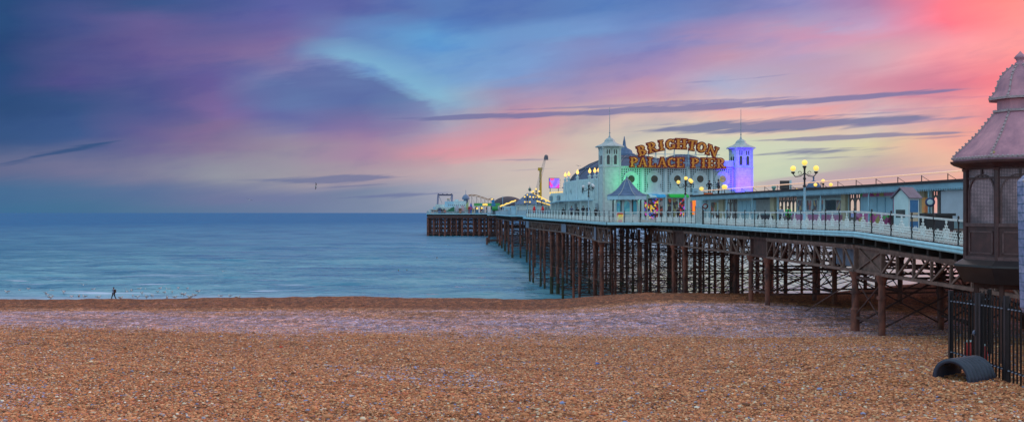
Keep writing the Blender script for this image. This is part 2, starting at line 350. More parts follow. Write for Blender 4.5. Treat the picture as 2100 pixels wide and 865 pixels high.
def sea_mat():
    m=bpy.data.materials.new('sea water'); nt,b=nodes_of(m); n=nt.nodes; l=nt.links
    geo=n.new('ShaderNodeNewGeometry')
    def noise(scale,det,st,w=0):
        mp=n.new('ShaderNodeMapping'); mp.inputs['Scale'].default_value=st; l.new(geo.outputs['Position'],mp.inputs[0])
        q=n.new('ShaderNodeTexNoise'); q.inputs['Scale'].default_value=scale; q.inputs['Detail'].default_value=det; q.inputs['Roughness'].default_value=.6; l.new(mp.outputs[0],q.inputs['Vector']); return q.outputs['Fac']
    def M(op,a,bb=0,clamp=False):
        x=n.new('ShaderNodeMath'); x.operation=op; x.use_clamp=clamp
        for i,v in enumerate((a,bb)):
            if isinstance(v,(int,float)): x.inputs[i].default_value=v
            else: l.new(v,x.inputs[i])
        return x.outputs[0]
    a=noise(.30,4,(.22,1,1)); c=noise(.9,3,(.45,1,1)); e=noise(.07,3,(.2,1,1))
    h=M('ADD',M('ADD',M('MULTIPLY',a,1.5),M('MULTIPLY',c,.35)),M('MULTIPLY',e,2.0))
    bp=n.new('ShaderNodeBump'); bp.inputs['Strength'].default_value=1; bp.inputs['Distance'].default_value=SEA_BUMP; lee=n.new('ShaderNodeMapRange'); lee.inputs[1].default_value=2; lee.inputs[2].default_value=30; lee.inputs[3].default_value=1; lee.inputs[4].default_value=.035; gx=n.new('ShaderNodeSeparateXYZ'); l.new(geo.outputs['Position'],gx.inputs[0]); l.new(gx.outputs['X'],lee.inputs[0]); l.new(M('MULTIPLY',h,lee.outputs[0]),bp.inputs['Height']); l.new(bp.outputs[0],b.inputs['Normal'])
    sp=n.new('ShaderNodeSeparateXYZ'); l.new(geo.outputs['Position'],sp.inputs[0]); Y=sp.outputs['Y']; X=sp.outputs['X']
    # foam in the swash zone
    lines=M('MULTIPLY',M('SUBTRACT',noise(.16,6,(.13,1.5,1)),.54),12,clamp=True)
    zone=M('MULTIPLY',M('MULTIPLY',M('SUBTRACT',M('ADD',186,M('MULTIPLY',X,-.12)),Y),.05,clamp=True),M('MULTIPLY',M('SUBTRACT',-14,X),.025,clamp=True))
    foam=M('MULTIPLY',lines,zone)
    shal=M('MULTIPLY',M('MULTIPLY',M('SUBTRACT',M('ADD',150,M('MULTIPLY',X,-.05)),Y),.08,clamp=True),M('MULTIPLY',M('SUBTRACT',-10,X),.04,clamp=True))
    foam=M('MAXIMUM',foam,M('MULTIPLY',shal,.45))
    tex=noise(.09,5,(.25,1,1))
    cr=n.new('ShaderNodeValToRGB'); cr.color_ramp.elements[0].position=.35; cr.color_ramp.elements[1].position=.65
    cr.color_ramp.elements[0].color=(.05,.23,.38,1); cr.color_ramp.elements[1].color=(.19,.44,.54,1); l.new(tex,cr.inputs[0])
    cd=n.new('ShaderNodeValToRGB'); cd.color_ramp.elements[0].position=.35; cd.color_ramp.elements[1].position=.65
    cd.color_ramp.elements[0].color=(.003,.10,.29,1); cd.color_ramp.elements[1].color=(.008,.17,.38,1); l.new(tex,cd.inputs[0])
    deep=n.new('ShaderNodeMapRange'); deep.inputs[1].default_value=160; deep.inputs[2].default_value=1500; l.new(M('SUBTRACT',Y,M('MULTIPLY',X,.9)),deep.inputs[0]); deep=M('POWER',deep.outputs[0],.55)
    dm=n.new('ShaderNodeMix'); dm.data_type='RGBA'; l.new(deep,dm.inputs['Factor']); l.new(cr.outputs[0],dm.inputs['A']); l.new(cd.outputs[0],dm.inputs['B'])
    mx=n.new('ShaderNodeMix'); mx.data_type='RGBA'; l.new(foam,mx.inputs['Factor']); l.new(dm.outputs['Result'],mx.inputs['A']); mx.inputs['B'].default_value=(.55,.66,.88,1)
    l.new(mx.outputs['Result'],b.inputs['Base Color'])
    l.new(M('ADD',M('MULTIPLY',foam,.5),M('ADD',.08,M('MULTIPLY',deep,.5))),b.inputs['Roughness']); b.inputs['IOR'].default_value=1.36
    return m
SEA_BUMP=.75
sea.data.materials.append(sea_mat())
# ------------------------------------------------------------------ sky, sun, camera
def build_world():
    w=bpy.data.worlds.new('World'); S.world=w; w.use_nodes=True; nt=w.node_tree; n=nt.nodes; l=nt.links
    bg=n['Background']
    def M(op,a,b=0,c=None,clamp=False):
        x=n.new('ShaderNodeMath'); x.operation=op; x.use_clamp=clamp
        for i,v in enumerate((a,b)+((c,) if c is not None else ())):
            if isinstance(v,(int,float)): x.inputs[i].default_value=v
            else: l.new(v,x.inputs[i])
        return x.outputs[0]
    def mixc(f,a,b,mode='MIX'):
        x=n.new('ShaderNodeMix'); x.data_type='RGBA'; x.blend_type=mode
        for k,v in (('Factor',f),('A',a),('B',b)):
            if isinstance(v,(int,float)): x.inputs[k].default_value=v
            elif isinstance(v,tuple): x.inputs[k].default_value=(*v,1)
            else: l.new(v,x.inputs[k])
        return x.outputs['Result']
    lin=lambda c: tuple((v/255/12.92 if v/255<=.04045 else ((v/255+.055)/1.055)**2.4) for v in c)
    tc=n.new('ShaderNodeTexCoord'); sp=n.new('ShaderNodeSeparateXYZ'); l.new(tc.outputs['Generated'],sp.inputs[0])
    x,y,z=sp.outputs
    az=M('ARCTAN2',x,y)                                   # 0 along the view, + to the right
    hr=M('SQRT',M('ADD',M('MULTIPLY',x,x),M('MULTIPLY',y,y)))
    V=M('DIVIDE',z,M('MAXIMUM',hr,.02))                    # tangent of the elevation
    U=az
    # cloud warp
    cb=n.new('ShaderNodeCombineXYZ'); l.new(M('MULTIPLY',U,3.2),cb.inputs[0]); l.new(M('MULTIPLY',M('ADD',V,M('MULTIPLY',U,-.10)),13),cb.inputs[1])
    def noise(vec,scale,det,off=0,rough=.55):
        mp=n.new('ShaderNodeMapping'); mp.inputs['Location'].default_value=(off,off*1.7,off*.6); l.new(vec,mp.inputs[0])
        q=n.new('ShaderNodeTexNoise'); q.inputs['Scale'].default_value=scale; q.inputs['Detail'].default_value=det; q.inputs['Roughness'].default_value=rough; l.new(mp.outputs[0],q.inputs['Vector']); return q.outputs['Fac']
    n1=M('SUBTRACT',noise(cb.outputs[0],1.1,3,3),.5); n2=M('SUBTRACT',noise(cb.outputs[0],1.1,3,9),.5)
    fade=M('MULTIPLY',M('ADD',V,.02),9,clamp=True)
    Uw=M('ADD',U,M('MULTIPLY',n1,.10)); Vw=M('ADD',V,M('MULTIPLY',M('MULTIPLY',n2,.065),fade))
    # fine fibres
    cf=n.new('ShaderNodeCombineXYZ'); l.new(M('MULTIPLY',U,5),cf.inputs[0]); l.new(M('MULTIPLY',M('ADD',V,M('MULTIPLY',U,-.13)),60),cf.inputs[1])
    f1=M('SUBTRACT',noise(cf.outputs[0],1.0,4,1,.6),.5)
    Vw=M('ADD',Vw,M('MULTIPLY',f1,.022))
    cols=[0,150,300,450,600,750,900,1050,1200,1350,1500,1650,1800,1950,2100]
    rows=[(436,[(60, 108, 148), (66, 110, 148), (78, 114, 150), (92, 118, 154), (106, 124, 158), (122, 136, 164), (140, 150, 170), (172, 170, 178), (188, 185, 184), (198, 194, 184), (204, 203, 182), (206, 205, 178), (200, 178, 165), (222, 168, 158), (240, 160, 150)]),
      (400,[(62, 104, 146), (72, 108, 148), (86, 112, 152), (106, 116, 154), (110, 120, 158), (116, 130, 160), (155, 158, 176), (192, 184, 178), (198, 192, 182), (204, 202, 184), (200, 190, 180), (198, 172, 172), (212, 168, 162), (232, 162, 155), (246, 150, 146)]),
      (350,[(94, 102, 140), (108, 110, 146), (120, 120, 150), (140, 142, 158), (150, 146, 160), (165, 148, 163), (186, 164, 170), (198, 182, 178), (202, 186, 178), (208, 208, 184), (200, 210, 182), (196, 205, 180), (185, 168, 166), (228, 178, 158), (248, 150, 145)]),
      (300,[(44, 78, 128), (54, 84, 138), (100, 92, 145), (128, 110, 148), (148, 136, 158), (162, 130, 160), (194, 150, 160), (215, 150, 160), (204, 190, 178), (210, 202, 184), (204, 212, 184), (202, 206, 184), (212, 204, 166), (238, 176, 158), (254, 140, 138)]),
      (240,[(32, 68, 118), (46, 76, 128), (76, 84, 140), (118, 96, 150), (98, 102, 160), (120, 112, 160), (158, 160, 184), (185, 145, 160), (198, 168, 170), (220, 185, 178), (228, 188, 178), (232, 172, 162), (216, 190, 190), (232, 165, 165), (252, 130, 135)]),
      (180,[(30, 66, 118), (80, 76, 134), (82, 84, 140), (108, 92, 150), (98, 122, 170), (88, 108, 164), (135, 178, 205), (162, 142, 174), (172, 146, 176), (192, 144, 170), (170, 172, 202), (190, 160, 182), (206, 142, 162), (210, 122, 148), (254, 125, 133)]),
      (120,[(30, 66, 116), (74, 78, 134), (100, 86, 143), (100, 94, 150), (128, 114, 162), (112, 152, 196), (112, 156, 204), (118, 150, 202), (134, 132, 182), (154, 134, 182), (188, 146, 172), (180, 156, 190), (206, 164, 179), (245, 152, 162), (255, 152, 150)]),
      (60,[(32, 70, 120), (64, 78, 134), (100, 88, 144), (96, 92, 150), (102, 96, 158), (98, 128, 184), (96, 156, 208), (108, 146, 200), (114, 144, 200), (112, 132, 190), (144, 135, 186), (164, 154, 194), (192, 152, 188), (255, 116, 135), (255, 148, 143)]),
      (0,[(30, 64, 114), (38, 72, 126), (48, 78, 132), (74, 88, 148), (90, 94, 160), (92, 100, 162), (86, 120, 180), (88, 118, 178), (88, 126, 186), (96, 124, 184), (110, 122, 178), (144, 138, 188), (172, 126, 170), (255, 122, 138), (255, 132, 128)])]
    rr=[]
    back=lin((150,185,205))
    fac=M('ADD',M('MULTIPLY',Uw,1/(2*1.2)),.5)              # ramp spans +-1.2 rad
    for py,cs in rows:
        cr=n.new('ShaderNodeValToRGB'); r=cr.color_ramp; r.interpolation='B_SPLINE' if False else 'EASE'
        st=[(0,back)]
        for px,c in zip(cols,cs):
            a=math.atan((px-1050)/F); st.append((a/2.4+.5,lin(c)))
        st.append((1,back))
        for i,(p,c) in enumerate(st):
            e=r.elements[i] if i<2 else r.elements.new(p)
            e.position=p; e.color=(*c,1)
        r.interpolation='LINEAR'
        l.new(fac,cr.inputs[0]); rr.append(((436-py)/F/1.04,cr.outputs[0]))
    col=rr[0][1]
    for (v0,_),(v1,c) in zip(rr[:-1],rr[1:]):
        t=n.new('ShaderNodeMapRange'); t.interpolation_type='SMOOTHSTEP'; t.inputs[1].default_value=v0; t.inputs[2].default_value=v1; l.new(Vw,t.inputs[0])
        col=mixc(t.outputs[0],col,c)
    # fibre contrast
    g=M('ADD',1,M('MULTIPLY',f1,.16)); gc=n.new('ShaderNodeCombineXYZ'); [l.new(g,gc.inputs[i]) for i in range(3)]
    col=mixc(M('MULTIPLY',fade,1.0),col,mixc(1.0,col,gc.outputs[0],'MULTIPLY'))
    nc=M('SUBTRACT',noise(cf.outputs[0],2.2,4,8,.6),.5); nc0=nc
    cm=n.new('ShaderNodeCombineXYZ'); l.new(M('MULTIPLY',U,8),cm.inputs[0]); l.new(M('MULTIPLY',M('ADD',V,M('MULTIPLY',U,-.16)),26),cm.inputs[1])
    g1=M('SUBTRACT',noise(cm.outputs[0],1.0,5,14,.60),.5)
    g2=M('ADD',g1,M('MULTIPLY',nc0,.06)); k1=M('MULTIPLY',M('MULTIPLY',M('SUBTRACT',g2,.02),7,clamp=True),fade); k2=M('MULTIPLY',M('MULTIPLY',M('SUBTRACT',-.04,g2),7,clamp=True),fade)
    col=mixc(M('MULTIPLY',k1,.62),col,mixc(1.0,col,(.70,.78,.95),'MULTIPLY'))
    col=mixc(M('MULTIPLY',k2,.45),col,mixc(1.0,col,(1.18,1.22,1.12),'MULTIPLY'))
    # individual long cloud bars
    nb=M('SUBTRACT',noise(cf.outputs[0],.55,4,5,.62),.5)
    def streak(px0,py0,px1,py1,th,c,op,seed=0,soft=.10):
        a0=math.atan((px0-1050)/F); a1=math.atan((px1-1050)/F)
        v0=(436-py0)/math.hypot(F,px0-1050); v1=(436-py1)/math.hypot(F,px1-1050); sl=(v1-v0)/(a1-a0)
        d=M('SUBTRACT',V,M('ADD',M('MULTIPLY',M('SUBTRACT',U,a0),sl),v0))
        d=M('ADD',d,M('MULTIPLY',nb,th/F*2.2)); d=M('DIVIDE',d,th/F); 
        k=M('SUBTRACT',1,M('ABSOLUTE',d))
        win=M('MULTIPLY',M('MULTIPLY',M('SUBTRACT',U,a0),1/soft,clamp=True),M('MULTIPLY',M('SUBTRACT',a1,U),1/soft,clamp=True))
        k=M('ADD',k,M('MULTIPLY',nc,2.4)); k=M('SUBTRACT',k,M('SUBTRACT',1,win))
        return M('MULTIPLY',M('MULTIPLY',M('MULTIPLY',k,2.0,clamp=True),op),M('MULTIPLY',win,3,clamp=True)),c
    def edge(pts,off=0):
        cr=n.new('ShaderNodeValToRGB'); r=cr.color_ramp; r.interpolation='B_SPLINE'
        for i,(px,py) in enumerate(pts):
            e=r.elements[i] if i<2 else r.elements.new(.5)
            e.position=math.atan((px-1050)/F)/2.4+.5; v=(436-py+off)/math.hypot(F,px-1050)/.4; e.color=(v,v,v,1)
        l.new(fac0,cr.inputs[0]); return M('MULTIPLY',cr.outputs[0],.4)
    fac0=M('ADD',M('MULTIPLY',M('ADD',U,M('MULTIPLY',n1,.05)),1/2.4),.5)
    wob=M('ADD',M('MULTIPLY',g1,.034),M('ADD',M('MULTIPLY',n2,.012),M('MULTIPLY',nc0,.016)))
    def win_(px0,px1,soft):
        a0=math.atan((px0-1050)/F); a1=math.atan((px1-1050)/F)
        return M('MULTIPLY',M('MULTIPLY',M('SUBTRACT',U,a0),1/soft,clamp=True),M('MULTIPLY',M('SUBTRACT',a1,U),1/soft,clamp=True))
    def bank(pts,c,op,sharp,fadepx,down=True,soft=.05,off=0):
        "cloud bank with one crisp torn edge and a soft fade away from it"
        nonlocal col
        d=M('SUBTRACT',M('ADD',edge(pts,off),wob),V)          # >0 below the edge
        if not down: d=M('MULTIPLY',d,-1)
        k=M('MULTIPLY',M('MULTIPLY',d,F/sharp,clamp=True),M('SUBTRACT',1,M('MULTIPLY',d,F/fadepx,clamp=True)))
        k=M('MULTIPLY',M('MULTIPLY',k,win_(pts[0][0],pts[-1][0],soft)),op)
        col=mixc(k,col,lin(c))
    bank([(600,150),(660,128),(740,150),(820,185),(900,228),(960,250)],(128,184,212),.75,14,70,False,.05,6)
    bank([(450,215),(540,160),(640,130),(740,150),(820,185),(890,225),(930,262)],(86,100,158),.85,16,125,True,.06)
    bank([(160,215),(260,196),(380,208),(500,240)],(72,84,140),.6,26,70,True,.05)
    bank([(330,262),(420,246),(480,222),(540,190)],(150,104,150),.45,26,50,True,.04)
    bank([(300,150),(450,140),(560,135),(640,105),(720,60)],(146,106,150),.5,30,70,False,.06)
    bank([(800,338),(900,330),(1000,318),(1080,296),(1140,262),(1180,240)],(226,146,162),.7,14,80,False,.05)
    bank([(560,310),(700,300),(820,290),(900,262),(960,235)],(140,108,160),.5,20,70,False,.05)
    bank([(1320,190),(1420,176),(1520,150),(1620,118),(1720,60)],(212,150,168),.55,20,60,False,.05)
    bank([(1130,150),(1250,128),(1400,100),(1560,70)],(112,116,176),.5,24,60,False,.06)
    bank([(1000,100),(1100,120),(1200,100),(1320,50)],(108,158,206),.5,20,50,False,.05)
    bank([(1540,178),(1660,140),(1780,86),(1900,50),(1990,10)],(226,132,156),.6,22,60,True,.05)
    bank([(1400,236),(1560,226),(1700,208),(1790,204)],(240,150,150),.55,8,34,True,.04)
    dk=(104,108,152)
    for args in [(760,244,2040,182,8,(106,108,158),.8),(980,226,1700,196,5,(120,118,165),.6),(1250,270,1960,238,13,(100,108,152),.85),(1450,290,2080,268,5,(122,118,155),.8),
                 (1480,322,1880,303,11,(112,116,152),.85),(1480,382,2060,338,20,(176,152,172),.55),(1660,262,2060,236,6,(130,120,160),.6),(1300,276,1700,262,5,(112,116,156),.7),(1560,330,1840,318,6,(130,126,158),.6),(1740,206,2080,196,7,(196,120,150),.5),(1700,232,2050,214,5,(190,140,165),.5),(470,372,880,360,10,(96,108,152),.7),(640,404,960,396,9,(100,112,156),.7),
                 (-60,350,300,276,14,(40,76,126),.85),(600,388,860,372,6,(104,112,152),.6),(840,412,1060,402,6,(120,118,158),.6),(480,352,640,346,4,(110,112,156),.6),(1000,352,1180,344,4,(135,128,162),.5),(1280,258,1500,250,6,(112,114,158),.6),(1780,290,2080,276,6,(150,120,150),.6),(1580,246,1900,226,5,(124,118,158),.6),(950,330,1160,326,5,(130,125,160),.7),(1380,172,1640,152,6,(130,128,175),.7),(1550,308,1900,300,3,(140,130,160),.6)]:
        f,c=streak(*args); col=mixc(f,col,lin(c))
    # above and behind the view, unseen sky is brightened to light the scene
    up=n.new('ShaderNodeMapRange'); up.interpolation_type='SMOOTHSTEP'; up.inputs[1].default_value=.27; up.inputs[2].default_value=1.0; l.new(V,up.inputs[0])
    hi=mixc(M('ADD',M('MULTIPLY',x,.5),.5),(.70,.80,.88),(1.35,.98,.86))
    col=mixc(up.outputs[0],col,hi)
    bk=n.new('ShaderNodeMapRange'); bk.interpolation_type='SMOOTHSTEP'; bk.inputs[1].default_value=.75; bk.inputs[2].default_value=1.5; l.new(M('ABSOLUTE',az),bk.inputs[0])
    side=mixc(M('ADD',M('MULTIPLY',x,.5),.5),(.50,.84,1.02),(.84,.84,.95))
    col=mixc(M('MULTIPLY',bk.outputs[0],.9),col,side)
    sky=n.new('ShaderNodeTexSky'); sky.sky_type='NISHITA'; sky.sun_disc=False; sky.sun_elevation=SUN_EL; sky.sun_rotation=SUN_AZ
    sk=mixc(1.0,sky.outputs[0],(.004,.004,.004),'MULTIPLY')
    col=mixc(1.0,col,sk,'ADD')
    l.new(col,bg.inputs['Color']); bg.inputs['Strength'].default_value=1.0
    w.cycles.sampling_method='NONE'
SUN_AZ=math.radians(62); SUN_EL=math.radians(14)
build_world()
sl=bpy.data.lights.new('sun','SUN'); sl.energy=.9; sl.angle=math.radians(12); sl.color=(1,.56,.52)
so=bpy.data.objects.new('sun',sl); C.objects.link(so)
dirv=Vector((math.sin(SUN_AZ)*math.cos(SUN_EL),math.cos(SUN_AZ)*math.cos(SUN_EL),math.sin(SUN_EL)))
so.rotation_euler=dirv.to_track_quat('Z','Y').to_euler(); so.location=(60,60,60)
cam=bpy.data.cameras.new('camera'); co=bpy.data.objects.new('camera',cam); C.objects.link(co)
co.location=(0,0,E); co.rotation_euler=(PI/2,0,0); cam.sensor_width=36; cam.lens=F/2100*36; cam.shift_y=3.5/2100; cam.clip_end=60000; cam.clip_start=.1
S.camera=co
S.view_settings.view_transform='Standard'; S.view_settings.look='None'; S.view_settings.exposure=0; S.view_settings.gamma=1
# ------------------------------------------------------------------ pier frame of reference
AX=Vector((-.1435,.98965,0)); RT=Vector((.98965,.1435,0)); RZ=math.atan2(.1435,.98965)
DDr=[(20,1.78),(36,1.68),(42.5,1.6),(50,1.34),(55.7,1.13),(66.3,1.19),(82,1.17),(98,1.12),(112,1.17),(133,1.03),(178,.85),(266,.78),(390,.8),(520,.6),(620,.6)]
def ddrop(Y): return float(np.interp(Y,[a for a,_ in DDr],[b for _,b in DDr]))
def dz(Y): return E-ddrop(Y)
EDGE=[(20.3,24),(20.1,36),(20.0,42.5),(19.9,50),(19.65,55.7),(19.5,66.3),(18.4,82),(17.2,98),(15.95,109),(11.0,112),(8.15,133),(2.2,178)]
def edge_at(pts, s):
    for (a,b) in zip(pts[:-1],pts[1:]):
        L=math.dist(a,b)
        if s<=L: t=s/L; return (a[0]+(b[0]-a[0])*t, a[1]+(b[1]-a[1])*t), math.atan2(b[1]-a[1],b[0]-a[0])
        s-=L
    return pts[-1], math.atan2(b[1]-a[1],b[0]-a[0])
def elen(pts): return sum(math.dist(a,b) for a,b in zip(pts[:-1],pts[1:]))
def deck_section(root, left, width, thick=.18):
    "deck sheet with its fascia strip"
    d=MB(); fa=MB(); so_=MB()
    pl=[]
    for (a,b) in zip(left[:-1],left[1:]):
        n=max(1,int(math.dist(a,b)/6))
        for k in range(n): pl.append((a[0]+(b[0]-a[0])*k/n, a[1]+(b[1]-a[1])*k/n))
    pl.append(left[-1])
    for a,b in zip(pl[:-1],pl[1:]):
        za,zb=dz(a[1]),dz(b[1]); w=RT*width(a[1]); w2=RT*width(b[1])
        A=Vector((a[0],a[1],za)); B=Vector((b[0],b[1],zb)); A2=A+w; B2=B+w2; A2.z=za; B2.z=zb
        o=len(d.v)
        vs=[A,A2,B2,B]+[v-Vector((0,0,thick)) for v in (A,A2,B2,B)]
        d.add(vs,[(0,1,2,3),(7,6,5,4),(0,3,7,4),(1,5,6,2)])
        dirv=(B-A).normalized(); nrm=Vector((-dirv.y,dirv.x,0)); 
        if nrm.dot(RT)>0: nrm=-nrm
        vs=[]
        for P in (A,B):
            for off,dzv in ((.0,.06),(.16,.05),(.20,-.02),(.15,-.10),(.17,-.20),(.10,-.27),(.0,-.27)):
                vs.append(P+nrm*(off+.004)+Vector((0,0,dzv)))
        fs=[(i,i+1,7+i+1,7+i) for i in range(6)]
        fa.add(vs,fs); 
    d.build('deck',DECKM,root); fa.build('fascia',FASC,root)
def ends(fn): pass
P1=thing('pier','rust brown shore end of the pier on paired iron piles above the shingle','pier',(20,60,0),world=True)
P2=thing('pier','wide middle length of the pier under the white arcade on a forest of rusty piles','pier',(20,140,0),world=True)
P3=thing('pier','narrow far length of the pier running out to the pier head','pier',(5,260,0),world=True)
P4=thing('pier','distant head of the pier standing far out in the sea','pier',(-25,540,0),world=True)
wid1=lambda Y: 27.0
deck_section(P1,EDGE[:9],wid1)
deck_section(P2,EDGE[9:] if False else [(15.96,109.0),(11.0,112.0),(8.15,133),(2.2,178)],lambda Y: 27 if Y<110 else 36+ (Y-110)*.02)
NECK=[(8.1,178.0),(1.3,266),(-2.5,266.2),(-3.4,300),(-9.75,390),(-13,520)]
deck_section(P3,[(8.1,178.2),(1.3,266)],lambda Y:24); deck_section(P3,[(-.3,266.3),(-6.5,389)],lambda Y:26); deck_section(P3,[(-9.75,390),(-13,520)],lambda Y:32)
deck_section(P4,[(-45.5,520),(-50,600)],lambda Y:46)
# front face fascia of head and of the widened landing
def xfascia(root,x0,x1,Y,z):
    MB().box(x0,x1,Y-.2,Y,z-.27,z+.05).build('fascia',FASC,root)
xfascia(P4,-45.7,2,520,dz(520)); xfascia(P3,-9.95,4,389.8,dz(390)); xfascia(P3,-.5,8,266,dz(266)); xfascia(P2,2.0,9,178.2+.2,dz(178))
# ---- girders
def lerp(a,b,t): return a+(b-a)*t
def truss(root, a, b, top0, bot0, top1, bot1, n, inward=.45, name='truss', alt=True, m=GIRD, t=.13, plate=False):
    "a,b plan points; top/bot are drops below the eye at each end; n panels"
    mb=MB(); A=Vector((a[0],a[1],0))+RT*inward; B=Vector((b[0],b[1],0))+RT*inward
    P=lambda k,w: (lambda tt: Vector((lerp(A.x,B.x,tt),lerp(A.y,B.y,tt),E-lerp(top0,top1,tt) if w else E-lerp(bot0,bot1,tt))))(k/n)
    mb.bar(P(0,1),P(n,1),.26,.16); mb.bar(P(0,0),P(n,0),.28,.16)
    mb.bar(P(0,1)-Vector((.05,0,.1)),P(n,1)-Vector((.05,0,.1)),.06,.16)
    for k in range(n+1):
        mb.bar(P(k,1),P(k,0),t,t*.9)
        if k<n:
            if k<n/2 or not alt: mb.bar(P(k,0)+Vector((-.04,0,0)),P(k+1,1)+Vector((-.04,0,0)),t*.8,t*.8)
            else: mb.bar(P(k,1)+Vector((-.04,0,0)),P(k+1,0)+Vector((-.04,0,0)),t*.8,t*.8)
    return mb.build(name,m,root)
def eX(Y):
    pts=EDGE
    return float(np.interp(Y,[p[1] for p in pts],[p[0] for p in pts]))
def ePt(Y): return (eX(Y),Y)
TB=3.38
def tt(Y): return ddrop(Y)+ (.82 if Y<110 else .6)
near_spans=[(27,31,2,1),(31,53.2,11,1),(57,74,10,1),(78,99,12,1),(103,117,9,1)]
for i,(ya,yb,n,_) in enumerate(near_spans):
    if ya==57: seq=1
    for inner in (0,5.4,16.2):
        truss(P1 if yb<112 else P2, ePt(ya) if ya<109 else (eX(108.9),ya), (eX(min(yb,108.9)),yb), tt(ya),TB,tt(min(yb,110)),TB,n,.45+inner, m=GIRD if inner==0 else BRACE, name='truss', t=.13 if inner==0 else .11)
# plated bays over the paired piles
for ya,yb in ((53.2,57),(74,78),(99,103)):
    a=ePt(ya); b=ePt(yb); mb=MB(); o=RT*.62
    A=Vector((a[0],a[1],0))+o; B=Vector((b[0],b[1],0))+o
    q=[Vector((A.x,A.y,E-tt(ya))),Vector((B.x,B.y,E-tt(yb))),Vector((B.x,B.y,E-TB)),Vector((A.x,A.y,E-TB))]
    q2=[v+RT*.05 for v in q]
    mb.add(q+q2,[(0,1,2,3),(7,6,5,4),(0,4,5,1),(3,2,6,7),(0,3,7,4),(1,5,6,2)])
    l=-RT*.1
    mb.bar(q[0]+l,q[1]+l,.2,.16); mb.bar(q[3]+l,q[2]+l,.26,.18); mb.bar(q[0]+l,q[3]+l,.2,.2); mb.bar(q[1]+l,q[2]+l,.2,.2)
    if ya<60:
        mb.bar(q[0]+l*.7,q[2]+l*.7,.07,.07); mb.bar(q[1]+l*.7,q[3]+l*.7,.07,.07)
    else:
        mb2=MB()
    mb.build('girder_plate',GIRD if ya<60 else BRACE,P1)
# the pale blue plate seen through the truss
a=Vector((*ePt(57.4),0))+RT*.85; b=Vector((*ePt(61.3),0))+RT*.85
MB().add([Vector((a.x,a.y,E-2.1)),Vector((b.x,b.y,E-2.1)),Vector((b.x,b.y,E-3.2)),Vector((a.x,a.y,E-3.25)),Vector((a.x+.05,a.y,E-2.1)),Vector((b.x+.05,b.y,E-2.1)),Vector((b.x+.05,b.y,E-3.2)),Vector((a.x+.05,a.y,E-3.25))],[(0,1,2,3),(7,6,5,4),(0,4,5,1),(3,2,6,7),(0,3,7,4),(1,5,6,2)]).build('blue_plate',STEELB,P1)
# joists under the deck (repeat structure, one part per section)
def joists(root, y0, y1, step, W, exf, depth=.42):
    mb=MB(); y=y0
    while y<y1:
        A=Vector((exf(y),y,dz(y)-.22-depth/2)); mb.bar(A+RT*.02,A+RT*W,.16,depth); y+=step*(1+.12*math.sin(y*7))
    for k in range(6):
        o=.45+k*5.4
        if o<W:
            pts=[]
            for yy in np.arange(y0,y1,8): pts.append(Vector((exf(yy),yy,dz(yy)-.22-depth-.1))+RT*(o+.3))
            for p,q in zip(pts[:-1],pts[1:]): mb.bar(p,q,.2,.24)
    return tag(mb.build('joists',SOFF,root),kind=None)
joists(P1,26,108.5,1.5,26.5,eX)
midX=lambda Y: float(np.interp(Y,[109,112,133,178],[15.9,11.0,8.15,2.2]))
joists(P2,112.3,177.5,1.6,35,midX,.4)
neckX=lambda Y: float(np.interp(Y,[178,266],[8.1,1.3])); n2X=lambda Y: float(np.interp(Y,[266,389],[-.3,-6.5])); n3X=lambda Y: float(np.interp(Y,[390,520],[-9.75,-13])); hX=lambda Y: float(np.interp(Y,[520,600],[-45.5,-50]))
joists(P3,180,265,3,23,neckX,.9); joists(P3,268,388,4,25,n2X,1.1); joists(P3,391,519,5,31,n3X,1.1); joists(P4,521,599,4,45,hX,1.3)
# mid section girders
mids=[(117,121),(130,134),(142,146),(158,162),(170,174)]
segs=[(112.6,117),(121,130),(134,142),(146,158),(162,170),(174,177.8)]
def mbot(Y): return float(np.interp(Y,[112,117,138,165,178],[3.4,3.5,2.85,2.75,2.7]))
for (ya,yb) in segs:
    n=max(2,int((yb-ya)/1.25))
    for inner in (0,5.4,16.2):
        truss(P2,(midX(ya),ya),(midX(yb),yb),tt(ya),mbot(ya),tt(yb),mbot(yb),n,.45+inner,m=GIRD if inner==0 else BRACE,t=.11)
for (ya,yb) in mids:
    truss(P2,(midX(ya),ya),(midX(yb),yb),tt(ya),mbot(ya),tt(yb),mbot(yb),2,.45,m=GIRD,t=.2)
# pale plates at mid bents
for Y0,Y1,d0,d1 in ((138.5,142,1.6,2.8),(174,177.4,1.5,2.7),(119.2,120.2,1.75,3.35)):
    a=Vector((midX(Y0),Y0,0))+RT*.25; b=Vector((midX(Y1),Y1,0))+RT*.25
    MB().bar((a.x,a.y,E-(d0+d1)/2),(b.x,b.y,E-(d0+d1)/2),.06,d1-d0).build('blue_plate',STEELB,P2)
# ---- piles
def pile(root, x, y, ztop, r, sleeve=0, mtl=RUST, weed=False, zb=None, coll=True):
    g=ground(x,y) if zb is None else zb; mb=MB()
    low=max(g,0)
    mb.tube((x,y,g-.6),(x,y,ztop),r,r,10)
    if sleeve: mb.tube((x,y,g-.4),(x,y,g+sleeve),r*1.35,r*1.35,10); mb.tube((x,y,g+sleeve),(x,y,g+sleeve+.15),r*1.55,r*1.1,10)
    if coll:
        for zz in (ztop-.12,ztop-1.2): mb.tube((x,y,zz-.09),(x,y,zz+.09),r*1.45,r*1.45,10)
        mb.lathe([(r,-.5),(r*1.9,-.05),(r*1.9,.0)],10,(x,y,ztop))
    p=mb.build('pile',[mtl],root)
    if weed: sub(p,MB().tube((x,y,-.5),(x,y,2.2+1.2*math.sin(x*3+y)),r*1.12,r*1.08,10),'weed_band',WEED)
    return (x,y,g,ztop)
